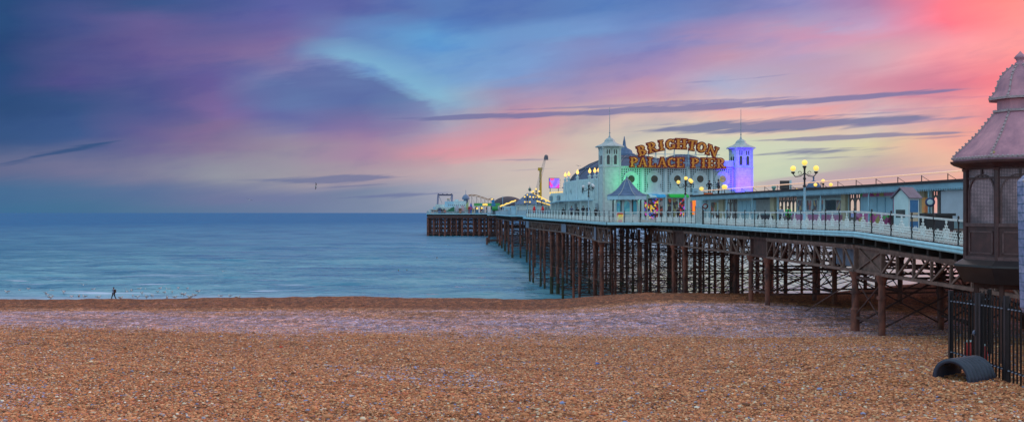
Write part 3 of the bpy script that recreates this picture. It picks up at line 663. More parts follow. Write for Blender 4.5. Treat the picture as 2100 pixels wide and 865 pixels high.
def brace(root, A, B, levels, rods=True, w=.09, name='bracing', xr=.045):
    "A,B = (x,y,g,ztop) neighbouring piles"
    mb=MB(); gl=max(A[2],B[2])
    zs=[z for z in levels if z>gl+.25]
    for z in zs: mb.bar((A[0],A[1],z),(B[0],B[1],z),w,w*1.6)
    if rods:
        zz=[A[3]-.3]+[z for z in zs if z<A[3]-1]+[gl+.25]
        zz=sorted(set(zz),reverse=True)
        for z0,z1 in zip(zz[:-1],zz[1:]):
            if z0-z1<.7: continue
            mb.bar((A[0],A[1],z0-.1),(B[0],B[1],z1+.1),xr,xr); mb.bar((A[0]+.05,A[1]+.06,z1+.1),(B[0]+.05,B[1]+.06,z0-.1),xr,xr)
    return mb
# shore bents
NB=[(27,0),(29.5,0),(36.5,0),(53.2,1),(57,1),(74,0),(78,0),(99,0),(103,0)]
rows=[]
for j,(Y,sl_) in enumerate(NB):
    row=[]
    for i in range(5):
        p=Vector((*ePt(Y),0))+RT*(.45+5.4*i)
        if Y==43.7: p=Vector((*ePt(Y),0))+RT*(.45+5.4*i)
        row.append(pile(P1,p.x,p.y,E-TB-.05,.19 if Y<80 else .2,sleeve=(1.25 if sl_ and Y>56 else 0) if i==0 else 0,mtl=RUST if (i+j)%3 else RUST2 if i else RUST,coll=i<3 or Y<80))
    rows.append(row)
def mkrow(root,row,levels,**k):
    mb=MB()
    for a,b in zip(row[:-1],row[1:]):
        q=brace(root,a,b,levels,**k); mb.add(q.v,q.f)
    return mb.build('bracing',BRACE,root)
for row,(Y,_) in zip(rows,NB):
    mkrow(P1,row,[E-3.6] if Y<60 else [E-4.3,E-6.2],xr=.075,w=.08)
mb=MB()
for j0,j1 in ((3,4),(5,6),(7,8),(0,1)):
    for a,b in zip(rows[j0],rows[j1]): brace(P1,a,b,[E-3.75,E-6.1],xr=.06).build('bracing',BRACE,P1)
# long diagonals from the 53 m bent towards the 44 m one
mb=MB()
for i in range(3):
    a=rows[3][i]; b=rows[2][i]
    if i: mb.bar((a[0],a[1],a[3]-.5),(lerp(a[0],b[0],.6),lerp(a[1],b[1],.6),E-6.2),.07,.07)
    a=rows[4][i]; b=rows[5][i]
    mb.bar((a[0],a[1],a[3]-.5),(lerp(a[0],b[0],.5),lerp(a[1],b[1],.5),E-6.6),.06,.06)
mb.build('bracing',BRACE,P1)
# middle bents
LV=[E-5.4,E-8.2,E-11.0]
prev=None
for j,(Y) in enumerate([v for p in mids for v in p]+[151.5]):
    row=[]
    n=6 if Y!=151.5 else 4
    for i in range(n):
        p=Vector((midX(Y),Y,0))+RT*(.45+5.4*i+(.0 if i==0 else .6*math.sin(Y+i)))
        r=.17 if (i+j)%5 else .26
        g=ground(p.x,p.y); weed=g<.3
        row.append(pile(P2,p.x,p.y,E-mbot(Y)-.05,r,0,RUST,weed,coll=i==0))
    q=mkrow(P2,row,LV,xr=.055,w=.065)
    if Y in (121,134,146,162,174) :
        for a,b in zip(row,prev): brace(P2,a,b,LV[1:2],xr=.045,w=.06).build('bracing',BRACE,P2)
    if Y in (130,142,158,170):
        for a,b in list(zip(row,prev))[::2]: brace(P2,a,b,[E-8.3],xr=.03,w=.06).build('bracing',BRACE,P2)
    if Y!=151.5: prev=row
# neck bents
def bents(root, Yl, xf, n, sp, bot, r, lv, weed=True, xr=.09, w=.16):
    pr=None
    for Y in Yl:
        row=[]
        for i in range(n):
            p=Vector((xf(Y),Y,0))+RT*(.5+sp*i)
            row.append(pile(root,p.x,p.y,E-bot,r,0,RUST,weed,zb=-2,coll=False))
        mkrow(root,[(a[0],a[1],.3,a[3]) for a in row],lv,xr=xr,w=w)
        pr=row
bents(P3,[186,203,222,242,260],neckX,4,6,1.9,.22,[E-5,E-9],xr=.05,w=.09)
bents(P3,[268,290,315,340,365,386],n2X,3,9,2.4,.30,[E-5,E-9],xr=.07,w=.12)
bents(P3,[392,420,455,490],n3X,4,8,2.4,.36,[E-6,E-9.5],xr=.1,w=.2)
# head front: dense rows
for Y,n,sp in ((521,14,3.05),(534,12,3.6),(552,10,4.4),(575,8,5.6)):
    row=[]
    for i in range(n):
        p=Vector((hX(Y)+.6+sp*i,Y,0)); row.append(pile(P4,p.x,p.y,E-2.5,.42 if i%3 else .62,0,RUST,False,zb=-2,coll=False))
    mkrow(P4,[(a[0],a[1],.3,a[3]) for a in row],[E-4.2,E-6.4,E-8.8,E-11.3],xr=.14,w=.22)
MB().box(-45,-8,519.6,520,E-3,E-1.4).build('edge_beam',BRACE,P4)
MB().box(-44.8,-8,522,533,.2,.7).build('low_platform',SOFF,P4)
mb=MB()
for Y0,Y1,xf in ((178.4,266,neckX),(266.3,389,n2X),(390,520,n3X)):
    mb.bar((xf(Y0)+.3,Y0,dz(Y0)-1.0),(xf(Y1)+.3,Y1,dz(Y1)-1.0),.2,1.3 if Y0>200 else .9)
mb.build('edge_beam',BRACE,P3)
for x0,x1,Y in ((-9.6,4,390.2),(-.2,8,266.6)): MB().box(x0,x1,Y,Y+.3,E-2.3,E-1.0).build('edge_beam',BRACE,P3)
# small timber landing stage low on the water
L=thing('landing_stage','low timber landing stage standing in the water beside the far pier piles','landing stage',(-9,372,0),world=True)
mb=MB()
for x in (-9.6,-4.6): mb.bar((x,371,2.0),(x,377,2.0),.3,.35)
mb.bar((-9.6,371,2.0),(-4.6,371,2.0),.3,.35); mb.bar((-9.6,377,2.0),(-4.6,377,2.0),.3,.35); mb.bar((-9.6,374,1.6),(-4.6,374,1.6),.2,.2); mb.build('frame',BRACE,L)
for x in (-9.6,-4.6):
    for y in (371,377): MB().tube((x,y,-2),(x,y,2.9),.3,.3,8).build('post',RUST,L)
# ------------------------------------------------------------------ railings
def post_mb(h=1.36,r=.05):
    mb=MB(); mb.lathe([(r*1.6,0),(r*1.6,.10),(r,.13),(r*.8,.3),(r*1.1,.62),(r*.75,.7),(r*.75,1.05),(r*1.15,1.12),(r*1.15,1.25),(r*.6,1.27),(r*1.15,1.32),(r*.9,1.38),(.001,1.41)],8)
    return mb
PW=2.45
def panel_mb(W):
    mb=MB(); a=.152; t=.034; H0=.70
    top=lambda x: H0-.03+.06*abs(math.cos(x/W*9))+ .46*math.exp(-(x/(.21))**2)
    hx=a*.5; 
    # honeycomb lattice
    row=0; z=.16
    def seg(p,q):
        if p[1]<.12 or q[1]<.12: return
        if p[1]>top(p[0]) or q[1]>top(q[0]): return
        if max(abs(p[0]),abs(q[0]))>W/2-.01: return
        mb.bar((p[0],0,p[1]),(q[0],0,q[1]),t,.02)
    for r in range(9):
        zc=.14+r*.135; off=0 if r%2==0 else a/2
        for k in range(-9,10):
            x=k*a+off
            seg((x,zc-.045),(x,zc+.045)); seg((x,zc+.045),(x+a/2,zc+.09)); seg((x,zc+.045),(x-a/2,zc+.09))
    # ornament in the middle
    def ring(cx,cz,r,n=10,t_=.03):
        pts=[(cx+r*math.cos(2*PI*i/n),0,cz+r*math.sin(2*PI*i/n)) for i in range(n+1)]
        for p,q in zip(pts[:-1],pts[1:]): mb.bar(p,q,t_,.03)
    for c in ((0,.52,.15),(0,.82,.09),(0,.52,.07),(-.22,.62,.08),(.22,.62,.08),(-.2,.36,.07),(.2,.36,.07)): ring(*c)
    mb.bar((0,0,.9),(0,0,1.14),.04,.03); mb.bar((-.07,0,1.03),(.07,0,1.03),.03,.03)
    for x in (-W*.32,-W*.1,W*.1,W*.32): mb.bar((x,0,0),(x,0,.15),.03,.03)
    mb.bar((-W/2,0,.13),(W/2,0,.13),.03,.03); mb.bar((-W/2,0,.0+.05),(W/2,0,.05),.05,.06,mi=1)
    return mb
PANEL=panel_mb(PW-.12).mesh('lattice_panel',[mat('mint white cast iron',(.80,.90,.90),.5,col2=(.68,.80,.80),scale=6),BLACK]); POST=post_mb().mesh('post',BLACK)
HR=MB().bar((-PW/2,0,1.2),(PW/2,0,1.2),.055,.085).bar((-PW/2,0,1.155),(PW/2,0,1.155),.03,.02).mesh('handrail',[mat('white handrail paint',(.74,.84,.86),.5)])
def place(name, me, parent, p, rz, sx=1):
    o=bpy.data.objects.new(name,me); C.objects.link(o); o.parent=parent; off=parent['_o'] if parent.get('_w') else (0,0,0)
    o.location=(p[0]-off[0],p[1]-off[1],p[2]-off[2]); o.rotation_euler=(0,0,rz); o.scale=(sx,1,1); return o
def railing(pts, label, inset=.15, skip=None, start=0, panels=True, group='railings along the edge of the pier', pitch=PW, endz=0):
    L=elen(pts); n=max(1,round(L/pitch)); st=L/n
    m=edge_at(pts,L/2)[0]; root=thing('deck_railing',label,'railing',(m[0],m[1],dz(m[1])),world=True,group=group)
    prevp=None
    for i in range(n+1):
        (x,y),a=edge_at(pts,i*st); x+=RT.x*inset; y+=RT.y*inset; z=dz(y)
        place('post',POST,root,(x,y,z),0)
        if prevp:
            mx,my,mz=(x+prevp[0])/2,(y+prevp[1])/2,(z+prevp[2])/2; ang=math.atan2(y-prevp[1],x-prevp[0]); d=math.dist((x,y),prevp[:2])
            sl_=math.atan2(z-prevp[2],d)
            h=place('handrail',HR,root,(mx,my,mz),ang,d/PW); h.rotation_euler=(0,-sl_,ang)
            if panels: h=place('lattice_panel',PANEL,root,(mx,my,mz),ang,d/PW); h.rotation_euler=(0,-sl_,ang)
        prevp=(x,y,z)
    return root
railing([(20.1,36.5),(20.0,42.5),(19.9,50),(19.65,55.7),(19.5,66.3),(18.4,82),(17.75,91)],'black posted railing with white lattice panels along the near pier edge beside the dark turret')
railing([(17.55,93),(17.2,98),(15.95,109)],'shorter black and white railing between the tall white panel and the small octagonal shelter')
railing([(15.95,109),(11.0,112)],'three railing panels on the step in the deck below the octagonal shelter',pitch=1.95)
railing([(11.0,112),(8.15,133),(4.2,163)],'long railing in front of the four people beside the arcade side wall')
railing([(4.2,163),(2.2,178),(8.2,178.9)],'railing round the far left corner of the wide deck',pitch=2.6)
t=thing('lattice_screen','tall solid white lattice panel rising above the pier railing','panel',(17.65,92,dz(92)),PI/2+.12)
g=MB(); g.box(-1.05,1.05,-.02,.02,.05,1.62); g.build('board',mat('white lattice board',(.55,.68,.68),.5,col2=(.28,.34,.36),scale=14,thresh=(.45,.55)),t)
for x in (-1.07,1.07): MB().lathe([(.07,0),(.05,.3),(.05,1.6),(.09,1.7),(.001,1.8)],8,(x,0,0)).build('post',BLACK,t)
MB().bar((-1.07,0,1.66),(1.07,0,1.66),.08,.08).build('top_rail',PALEB,t)
# far rails: plain pale balustrades
def far_rail(pts,label,h,pitch):
    L=elen(pts); n=max(1,round(L/pitch)); m=edge_at(pts,L/2)[0]
    root=thing('deck_railing',label,'railing',(m[0],m[1],dz(m[1])),world=True,group='railings along the edge of the pier')
    a=[edge_at(pts,i*L/n)[0] for i in range(n+1)]
    ra=MB()
    for p,q in zip(a[:-1],a[1:]):
        for hh in (h,h*.55,.15): ra.bar((p[0],p[1],dz(p[1])+hh),(q[0],q[1],dz(q[1])+hh),.06,.06)
        for k in range(1,5):
            t_=k/5; x,y=lerp(p[0],q[0],t_),lerp(p[1],q[1],t_); ra.bar((x,y,dz(y)+.1),(x,y,dz(y)+h),.035,.035)
    ra.build('rails',PALEB,root)
    for p in a: place('post',POSTF,root,(p[0],p[1],dz(p[1])),0)
POSTF=MB().bar((0,0,0),(0,0,1.45),.11,.11).ball((0,0,1.5),.09,6,4).mesh('post',GREYB)
far_rail([(8.1,180),(1.3,266)],'pale railing on the narrow far length of the pier',1.25,3)
far_rail([(-.3,266.3),(-6.5,388)],'pale railing beyond the slate roofed pavilion',1.25,5)
far_rail([(4,390),(-9.75,390),(-13,519)],'pale railing on the distant landing in front of the green marquees',1.25,4)
far_rail([(-8,520.2),(-45.4,520.2),(-49.8,598)],'pale railing round the far pier head',1.25,3.2)
# ------------------------------------------------------------------ arcade building
ZB=dz(140)
Pav=thing('arcade_building','white arcade pavilion with two towers, trellis front and grey domed roof','building',(12.95,140,ZB),RZ)
def u_of(px,w=0):
    k=(px-1050)/F; bx=12.95-.1435*w; by=140+.98965*w
    return (k*by-bx)/(.98965-.1435*k)
def h_of(py,u,w=0): return (436-py)/F*(140+.1435*u+.98965*w)+E-ZB
def loc(x,y): dx,dy=x-12.95,y-140; return (dx*.98965+dy*.1435, -dx*.1435+dy*.98965)
U1=u_of(1541); TW=2.6; HP=h_of(345,5)+.2; 
# main wall behind, plain
w=MB(); w.box(TW,U1-TW,.45,.75,0,HP); w.box(TW,U1-TW,.44,.8,HP,HP+.12); w.build('front_wall',BOARD,Pav)
# pilasters between the bays
nb=5; bw=(U1-2*TW)/nb; b0=TW
for i in range(1,nb):
    u=b0+bw*i; p=MB(); p.box(u-.19,u+.19,.1,.448,0,HP+.05); p.box(u-.26,u+.26,.05,.446,HP-.25,HP-.1); p.box(u-.26,u+.26,.05,.446,0,.5); p.build('pilaster',WHITE,Pav)
# trellis strips and keyhole panels
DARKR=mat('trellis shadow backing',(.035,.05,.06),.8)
for i in range(nb):
    uc=b0+bw*(i+.5); x0=b0+bw*i+.2; x1=b0+bw*(i+1)-.2
    H0=h_of(394,uc)
    MB().box(x0,x1,.40,.43,H0,HP-.15).build('trellis_backing',DARKR,Pav)
    t=MB(); n=9
    for k in range(n+1): xx=lerp(x0+.05,x1-.05,k/n); t.box(xx-.07,xx+.07,.33,.37,H0,HP-.15)
    m=11
    for k in range(m+1): zz=lerp(H0,HP-.22,k/m); t.box(x0,x1,.30,.325,zz-.065,zz+.065)
    t.build('trellis',WHITE,Pav)
    zc=h_of(367,uc); R=1.12
    pts=[]
    for k in range(21):
        a=-PI*.23+ (PI*1.46)*k/20; pts.append((uc+R*math.cos(a),zc+R*math.sin(a)))
    zb=H0+.0
    for k in range(9):   # left flare
        s=k/8; pts.append((uc-R*.75-(.42)*s**2.2, lerp(zc-R*.66,zb,s)))
    for k in range(9):
        s=1-k/8; pts.append((uc+R*.75+(.42)*s**2.2, lerp(zc-R*.66,zb,s)))
    pn=MB().plate(pts,.20,.295).build('keyhole_panel',BOARD,Pav)
    ring=MB()
    for a,b in zip(pts,pts[1:]+pts[:1]): ring.bar((a[0],.19,a[1]),(b[0],.19,b[1]),.09,.07)
    sub(pn,ring,'moulding',WHITE)
    rw=MB().lathe([(.001,0),(.54,0),(.54,.05)],20,(0,0,0)); rw.v=[(uc+a,.195-c,zc+b) for a,b,c in rw.v]
    wm=MB().add(rw.v,rw.f,0,False)
    wp=wm.build('round_window',(mat('dark round window',(.06,.055,.03),.2,col2=(.03,.03,.03),scale=1.5) if i<4 else mat('lit round window',(.5,.45,.08),.3,col2=(.12,.10,.03),scale=3,emit=(.8,.7,.1),es=.12)),Pav)
    fr=MB(); q=[(uc+.57*math.cos(2*PI*k/20),.14,zc+.57*math.sin(2*PI*k/20)) for k in range(21)]
    for a,b in zip(q[:-1],q[1:]): fr.bar(a,b,.09,.08)
    sub(wp,fr,'frame',WHITE)
# ground floor openings: awning + doors
aw_h=h_of(398,8)
def awning(u0,u1,m,name='awning'):
    a=MB(); z0=h_of(404.5,u0); z1=h_of(397.5,u0)
    pr=[(.2,z1),(-.5,z1-.12),(-.95,z0+.15),(-.97,z0)]
    n=len(pr); vs=[(u0,y,z) for y,z in pr]+[(u1,y,z) for y,z in pr]+[(u0,y+.05,z-.04) for y,z in pr]+[(u1,y+.05,z-.04) for y,z in pr]
    fs=[(i,i+1,n+i+1,n+i) for i in range(n-1)]+[(2*n+i,3*n+i,3*n+i+1,2*n+i+1) for i in range(n-1)]+[(0,1,2*n+1,2*n),(1,2,2*n+2,2*n+1),(2,3,2*n+3,2*n+2),(n+1,n,3*n,3*n+1),(n+2,n+1,3*n+1,3*n+2),(n+3,n+2,3*n+2,3*n+3)]
    a.add(vs,fs); return a.build(name,m,Pav)
awning(u_of(1329),u_of(1362),tree('blue awning with pale marks',[(.02,.25,.5),(.03,.3,.6),(.3,.5,.6),(.02,.28,.55)],.5,.25,1.7))
awning(u_of(1370),u_of(1409),GREEN)
mb=MB().box(TW,U1-TW,.05,.44,h_of(394,8)-.35,h_of(394,8)-.02); mb.build('cornice',WHITE,Pav)
DOORH=h_of(405,8)
for i,(pa,pb) in enumerate(((1318,1328),(1329,1352),(1353,1361),(1369,1379),(1380,1392),(1393,1409))):
    u0,u1=u_of(pa),u_of(pb)
    d=MB().box(u0,u1,.34,.42,.05,DOORH).build('doorway',ARCADE if i in (0,1,5) else STALL,Pav)
    f=MB(); f.box(u0-.06,u0+.04,.22,.335,0,DOORH); f.box(u1-.04,u1+.06,.22,.335,0,DOORH); f.box(u0,u1,.22,.33,DOORH-.12,DOORH)
    sub(d,f,'frame',WHITE)
# towers
def tower(u0,label=None,mt=WHITE):
    z1=h_of(300,0); p=MB(); p.box(u0,u0+TW,-.5,TW-.5,0,z1)
    t=p.build('tower',BOARD,Pav)
    q=MB()
    for x in (u0,u0+TW-.22):
        for y in (-.5-.04,TW-.5-.18): q.box(x-.04,x+.26,y,y+.22,0,z1-.02)
    q.box(u0+TW/2-.1,u0+TW/2+.1,-.54,-.5,h_of(340,0),z1)
    q.box(u0-.1,u0+TW+.1,-.6,TW-.4,z1-.35,z1-.1); q.box(u0-.12,u0+TW+.12,-.62,TW-.38,0,.6); q.box(u0-.08,u0+TW+.08,-.58,TW-.42,h_of(342,0)-.1,h_of(342,0)+.1)
    sub(t,q,'trim',mat('grey white trim',(.50,.58,.60),.5,col2=(.36,.44,.47),scale=2))
    for x in (u0+.78,u0+TW-.78):
        za,zb=h_of(337,0),h_of(321,0); arch=[(x-.2,za),(x+.2,za)]+[(x+.2*math.cos(PI*k/8),zb+.2*math.sin(PI*k/8)) for k in range(9)]
        sub(t,MB().plate(arch,-.545,-.51),'lancet_window',GLASSD)
        for dx in (-.16,.16): sub(t,MB().box(x+dx-.07,x+dx+.07,-.545,-.51,h_of(316,0),h_of(307,0)),'slot_window',GLASSD)
    for y in (.3,1.2): 
        a=MB(); za,zb=h_of(337,0),h_of(321,0); a.box(u0-.045,u0-.01,y-.2,y+.2,za,zb+.15); sub(t,a,'lancet_window',GLASSD)
    cx,cy=u0+TW/2,TW/2-.5
    r=MB(); r.lathe([(1.3,-.12),(2.12,-.10),(2.14,0),(1.9,.16),(1.2,.42),(.85,.66),(.8,.72),(.72,.95),(.45,1.2),(.2,1.3),(.16,1.5),(.1,1.55),(.06,1.9)],8,(cx,cy,z1),PI/8,smooth=False)
    sub(t,r,'roof',mat('white lead roof',(.42,.52,.56),.5,col2=(.28,.36,.40),scale=2))
    s_=MB().tube((cx,cy,z1+1.5),(cx,cy,z1+5.7),.06,.03,6); s_.ball((cx,cy,z1+2.0),.12,8,5); sub(t,s_,'mast',GREYB)
    return t
tower(0); t2=tower(U1-TW)
# facade right return (the low parapet by the right tower)
MB().box(U1-TW-2.2,U1-TW,.2,.46,HP+.12,HP+1.0).build('parapet',WHITE,Pav)
# ---- side wall running back from the left tower
side_px=[(1236,142.6),(1216,147.2),(1209,147.8),(1184,152.6),(1161,162),(1155,169.5)]
sp=[loc(X_at(p,Y),Y) for p,Y in side_px]
sd=[loc(X_at(1155,169.5),169.5),loc(X_at(1129.5,176),176),loc(X_at(1128.5,190),190)]
def wall_run(pts,h0,h1,name,m,th=.25):
    mb=MB()
    for a,b in zip(pts[:-1],pts[1:]):
        A=Vector((*a,0)); B=Vector((*b,0)); d=(B-A).normalized(); nn=Vector((-d.y,d.x,0)); nn=nn if nn.x>0 else -nn
        q=[A,B,B+nn*th,A+nn*th]; mb.prism([(v.x,v.y) for v in q],h0,h1)
    return mb.build(name,m,Pav)
HS=5.95
wall_run(sp,2.95,HS,'side_wall',BOARD); wall_run(sp,0,2.95,'side_wall',BOARD); wall_run(sp,HS,HS+.18,'cornice',WHITE,.32)
HB=4.3
wall_run(sd,0,HB,'side_wall',BOARD); wall_run(sd,HB,HB+.15,'cornice',WHITE,.3)
# roof deck behind walls
rp=[(p[0]+.28,p[1]) for p in sp]; rp=rp+[(rp[-1][0]+8,rp[-1][1]),(rp[0][0]+8,rp[0][1]+1)]
MB().prism(rp,HS-.35,HS-.25).build('flat_roof',SLATE,Pav)
rp=[(sd[0][0]+.3,sd[0][1]),(sd[1][0]+.3,sd[1][1]),(sd[2][0]+.3,sd[2][1]),(sd[2][0]+14,sd[2][1]),(sd[0][0]+14,sd[0][1])]
MB().prism(rp,HB-.2,HB-.1).build('flat_roof',SLATE,Pav)
# canopy over the side walk
cp=[(p[0]-1.5,p[1]-.2) for p in sp[2:]]
q=[(p[0]-.1,p[1]) for p in sp[2:]]+cp[::-1]
MB().prism([(sp[1][0],sp[1][1])]+q,2.80,2.94).build('canopy',PALEB,Pav)
cp2=[(sd[0][0],sd[0][1]),(sd[1][0]-.1,sd[1][1]),(sd[1][0]-1.2,sd[1][1]-.4),(sd[0][0]-1.6,sd[0][1]-.3)]
MB().prism(cp2,2.7,2.84).build('canopy',PALEB,Pav)
for (x,y) in cp: MB().tube((x+.15,y+.15,0),(x+.15,y+.15,2.8),.06,.06,6).build('canopy_post',WHITE,Pav)
# pilasters with flame lamps and round windows
def on_run(pts,t):
    L=elen(pts); (x,y),a=edge_at(pts,t*L); return x,y,a
lamp_px=[(1236.5,143,358),(1228.5,144.5,360),(1220.5,146.4,361),(1210,147.9,354.5),(1185,152.5,355.5),(1167,159.5,357),(1160,163,359)]
for px,Y,py in lamp_px:
    x,y=loc(X_at(px,Y),Y)
    p=MB(); p.box(x-.22,x+.1,y-.2,y+.2,2.95,HS+.5); p.box(x-.3,x+.16,y-.28,y+.28,HS+.5,HS+.65); p.lathe([(.2,0),(.12,.12),(.1,.3),(.18,.4)],8,(x-.05,y,HS+.65)); pl=p.build('pilaster',WHITE,Pav)
    fl=MB().lathe([(.08,0),(.21,.14),(.24,.3),(.13,.52),(.05,.68),(.001,.8)],10,(x-.05,y,HS+1.05)); sub(pl,fl,'flame_lamp',FLAME)
for px,Y,r in ((1172,157.5,.34),(1196.5,150.3,.42),(1162.3,161.8,.25),(1215,147.35,.24)):
    k=(px-1050)/F
    x,y=loc(X_at(px,Y),Y)
    # orient to the nearest wall segment
    best=min(range(len(sp)-1),key=lambda i: abs((sp[i+1][0]-sp[i][0])*(sp[i][1]-y)-(sp[i][0]-x)*(sp[i+1][1]-sp[i][1]))/math.dist(sp[i],sp[i+1])+ (0 if min(sp[i][1],sp[i+1][1])-.5<=y<=max(sp[i][1],sp[i+1][1])+.5 else 9))
    a,b=sp[best],sp[best+1]; d=Vector((b[0]-a[0],b[1]-a[1],0)).normalized(); nn=Vector((-d.y,d.x,0)); nn=nn if nn.x<0 else -nn
    tt_=((x-a[0])*d.x+(y-a[1])*d.y); c=Vector((a[0],a[1],0))+d*tt_+nn*.02; zc=HS-1.55
    ring=[c+d*(r*math.cos(2*PI*k/16))+Vector((0,0,zc+r*1.25*math.sin(2*PI*k/16))) for k in range(16)]
    m=MB().add(ring+[v+nn*.03 for v in ring],[tuple(range(16)),tuple(range(16,32))[::-1]]+[(k,16+k,16+(k+1)%16,(k+1)%16) for k in range(16)]); wn=m.build('round_window',GLASSD,Pav)
    f=MB()
    for p_,q_ in zip(ring,ring[1:]+ring[:1]): f.bar(p_+nn*.05,q_+nn*.05,.09,.09)
    sub(wn,f,'frame',WHITE)
for t_,h0,h1 in ((.08,.2,2.2),(.42,.2,2.2),(.75,.2,2.2)):
    x,y,a=on_run(sp,t_); 
    MB().bar((x-.16,y-.5,1.25),(x-.16+math.cos(a)*1.1,y-.5+math.sin(a)*1.1,1.25),.06,2.3).build('side_door',GREYB,Pav)
for k in range(3):
    x,y,a=on_run(sd,.08+.2*k); MB().bar((x-.14,y-.1,3.55),(x-.14+math.cos(a)*1.4,y-.1+math.sin(a)*1.4,3.55),.05,.9).build('window',GLASSB,Pav)
# round end lights on the low block
r=MB()
for k in range(12):
    x,y,a=on_run(sd,.02+.05*k); r.ball((x-.1,y-.1,HB+.3),.13,6,4)
r.build('bulb_row',LAMPY,Pav)
# ---- domed roof
DOMEM=mat('dark blue dome lead',(.10,.14,.24),.7,col2=(.06,.085,.15),scale=.8,spec=.15,stretch=(1,1,.3))
def dome(cx,cy,rx,ry,z0,h,n=24,name='domed_roof'):
    pr=[(1,0),(.97,.18),(.90,.38),(.79,.57),(.64,.74),(.47,.87),(.30,.95),(.16,.99),(.12,1.0)]
    m=MB(); m.lathe([(r_,z*h) for r_,z in pr],n,(cx,cy,z0),0,smooth=False,sx=rx,sy=ry); o=m.build(name,DOMEM,Pav)
    rb=MB()
    for k in range(n):
        a=2*PI*k/n
        pts=[(cx+r_*rx*math.cos(a)*1.005,cy+r_*ry*math.sin(a)*1.005,z0+z*h+.05) for r_,z in pr]
        for p,q in zip(pts[:-1],pts[1:]): rb.bar(p,q,.12,.12)
    for j in (1,3,5):
        r_,z=pr[j]; pts=[(cx+r_*rx*math.cos(2*PI*k/n)*1.01,cy+r_*ry*math.sin(2*PI*k/n)*1.01,z0+z*h+.06) for k in range(n)]
        for p,q in zip(pts,pts[1:]+pts[:1]): rb.bar(p,q,.2,.14)
    sub(o,rb,'ribs',mat('dark lead ribs',(.12,.15,.21),.5)); return o
wx,wy=X_at(1292,166),166; cx,cy=loc(wx,wy)
Ptop=E+(436-319.5)/F*166-ZB
dm=dome(cx,cy,10.6,13,5.2,Ptop-5.2)
MB().lathe([(9.9,0),(9.9,5.3)],24,(cx,cy,0),0,smooth=False).build('drum_wall',WHITE,Pav)
ln=MB().lathe([(1.9,-.3),(1.9,.25),(1.5,.4),(1.3,.9),(.55,1.3),(.3,1.7),(.22,2.4),(.12,2.8),(.05,3.3)],10,(cx-1.0,cy,Ptop)); sub(dm,ln,'lantern',SLATE)
wx,wy=X_at(1398,200),200; cx2,cy2=loc(wx,wy); P2t=E+(436-318)/F*200-ZB
dome(cx2,cy2,8.2,10,6,P2t-6,20)
MB().lathe([(7.8,0),(7.8,6.1)],20,(cx2,cy2,0),0,smooth=False).build('drum_wall',WHITE,Pav)
# right side wall and back so it is closed
MB().box(U1-.4,U1-.1,TW-.5,46,0,6).build('side_wall',BOARD,Pav)
MB().box(TW+.2,U1-.5,12,44,5.6,5.8).build('flat_roof',SLATE,Pav)
# ------------------------------------------------------------------ roof sign
Sg=thing('roof_sign','lit orange letters with dark red edges spelling the pier name above the arcade front','sign',(12.95,140,ZB),RZ)
T=.27
def rect(x0,z0,x1,z1): return ('r',x0,z0,x1,z1)
def st(x,z0=0,z1=1): # slab serif stem with spur
    return [rect(x,z0,x+T,z1),rect(x-.08,z0,x+T+.08,z0+.13),rect(x-.08,z1-.13,x+T+.08,z1),rect(x-.05,.44,x+T+.05,.56)]
def arc(cx,cz,rx,rz,a0,a1,t=.24): return ('a',cx,cz,rx,rz,a0,a1,t)
def dg(x0,z0,x1,z1,t=.24): return ('d',x0,z0,x1,z1,t)
GL={'I':(.5,st(.12)),
'B':(.86,st(.05)+[arc(.36,.74,.36,.26,-90,90),arc(.38,.27,.40,.27,-90,90)]),
'R':(.9,st(.05)+[arc(.36,.72,.38,.28,-90,90),dg(.40,.46,.72,.06),rect(.60,0,.92,.13)]),
'P':(.84,st(.05)+[arc(.36,.70,.40,.30,-90,90)]),
'G':(.9,[arc(.46,.5,.46,.5,45,325,.27),rect(.55,.30,.90,.46),rect(.68,.06,.90,.4),rect(.70,.66,.84,.96)]),
'H':(.95,st(.05)+st(.60)+[rect(.25,.42,.68,.58)]),
'T':(.85,[rect(.29,0,.56,1),rect(.18,0,.67,.13),rect(.0,.85,.85,1),rect(0,.66,.13,.95),rect(.72,.66,.85,.95),rect(.24,.44,.61,.56)]),
'O':(.94,[arc(.47,.5,.47,.5,0,360,.27)]),
'N':(.98,[rect(.08,0,.24,1),rect(.74,0,.90,1),dg(.14,.97,.84,.03,.27),rect(0,0,.33,.12),rect(.0,.88,.3,1),rect(.64,.88,.98,1)]),
'A':(.98,[dg(.18,.02,.47,.98,.17),dg(.80,.02,.50,.98,.27),rect(.30,.26,.70,.38),rect(.0,0,.34,.12),rect(.60,0,.98,.12),rect(.36,.88,.60,1)]),
'L':(.82,st(.05)+[rect(.2,0,.80,.15),rect(.67,.0,.80,.36)]),
'C':(.86,[arc(.46,.5,.46,.5,50,310,.27),rect(.68,.68,.82,.96),rect(.68,.04,.82,.30)]),
'E':(.82,st(.05)+[rect(.2,0,.78,.15),rect(.2,.85,.78,1),rect(.3,.43,.6,.57),rect(.66,0,.78,.33),rect(.66,.67,.78,1)])}
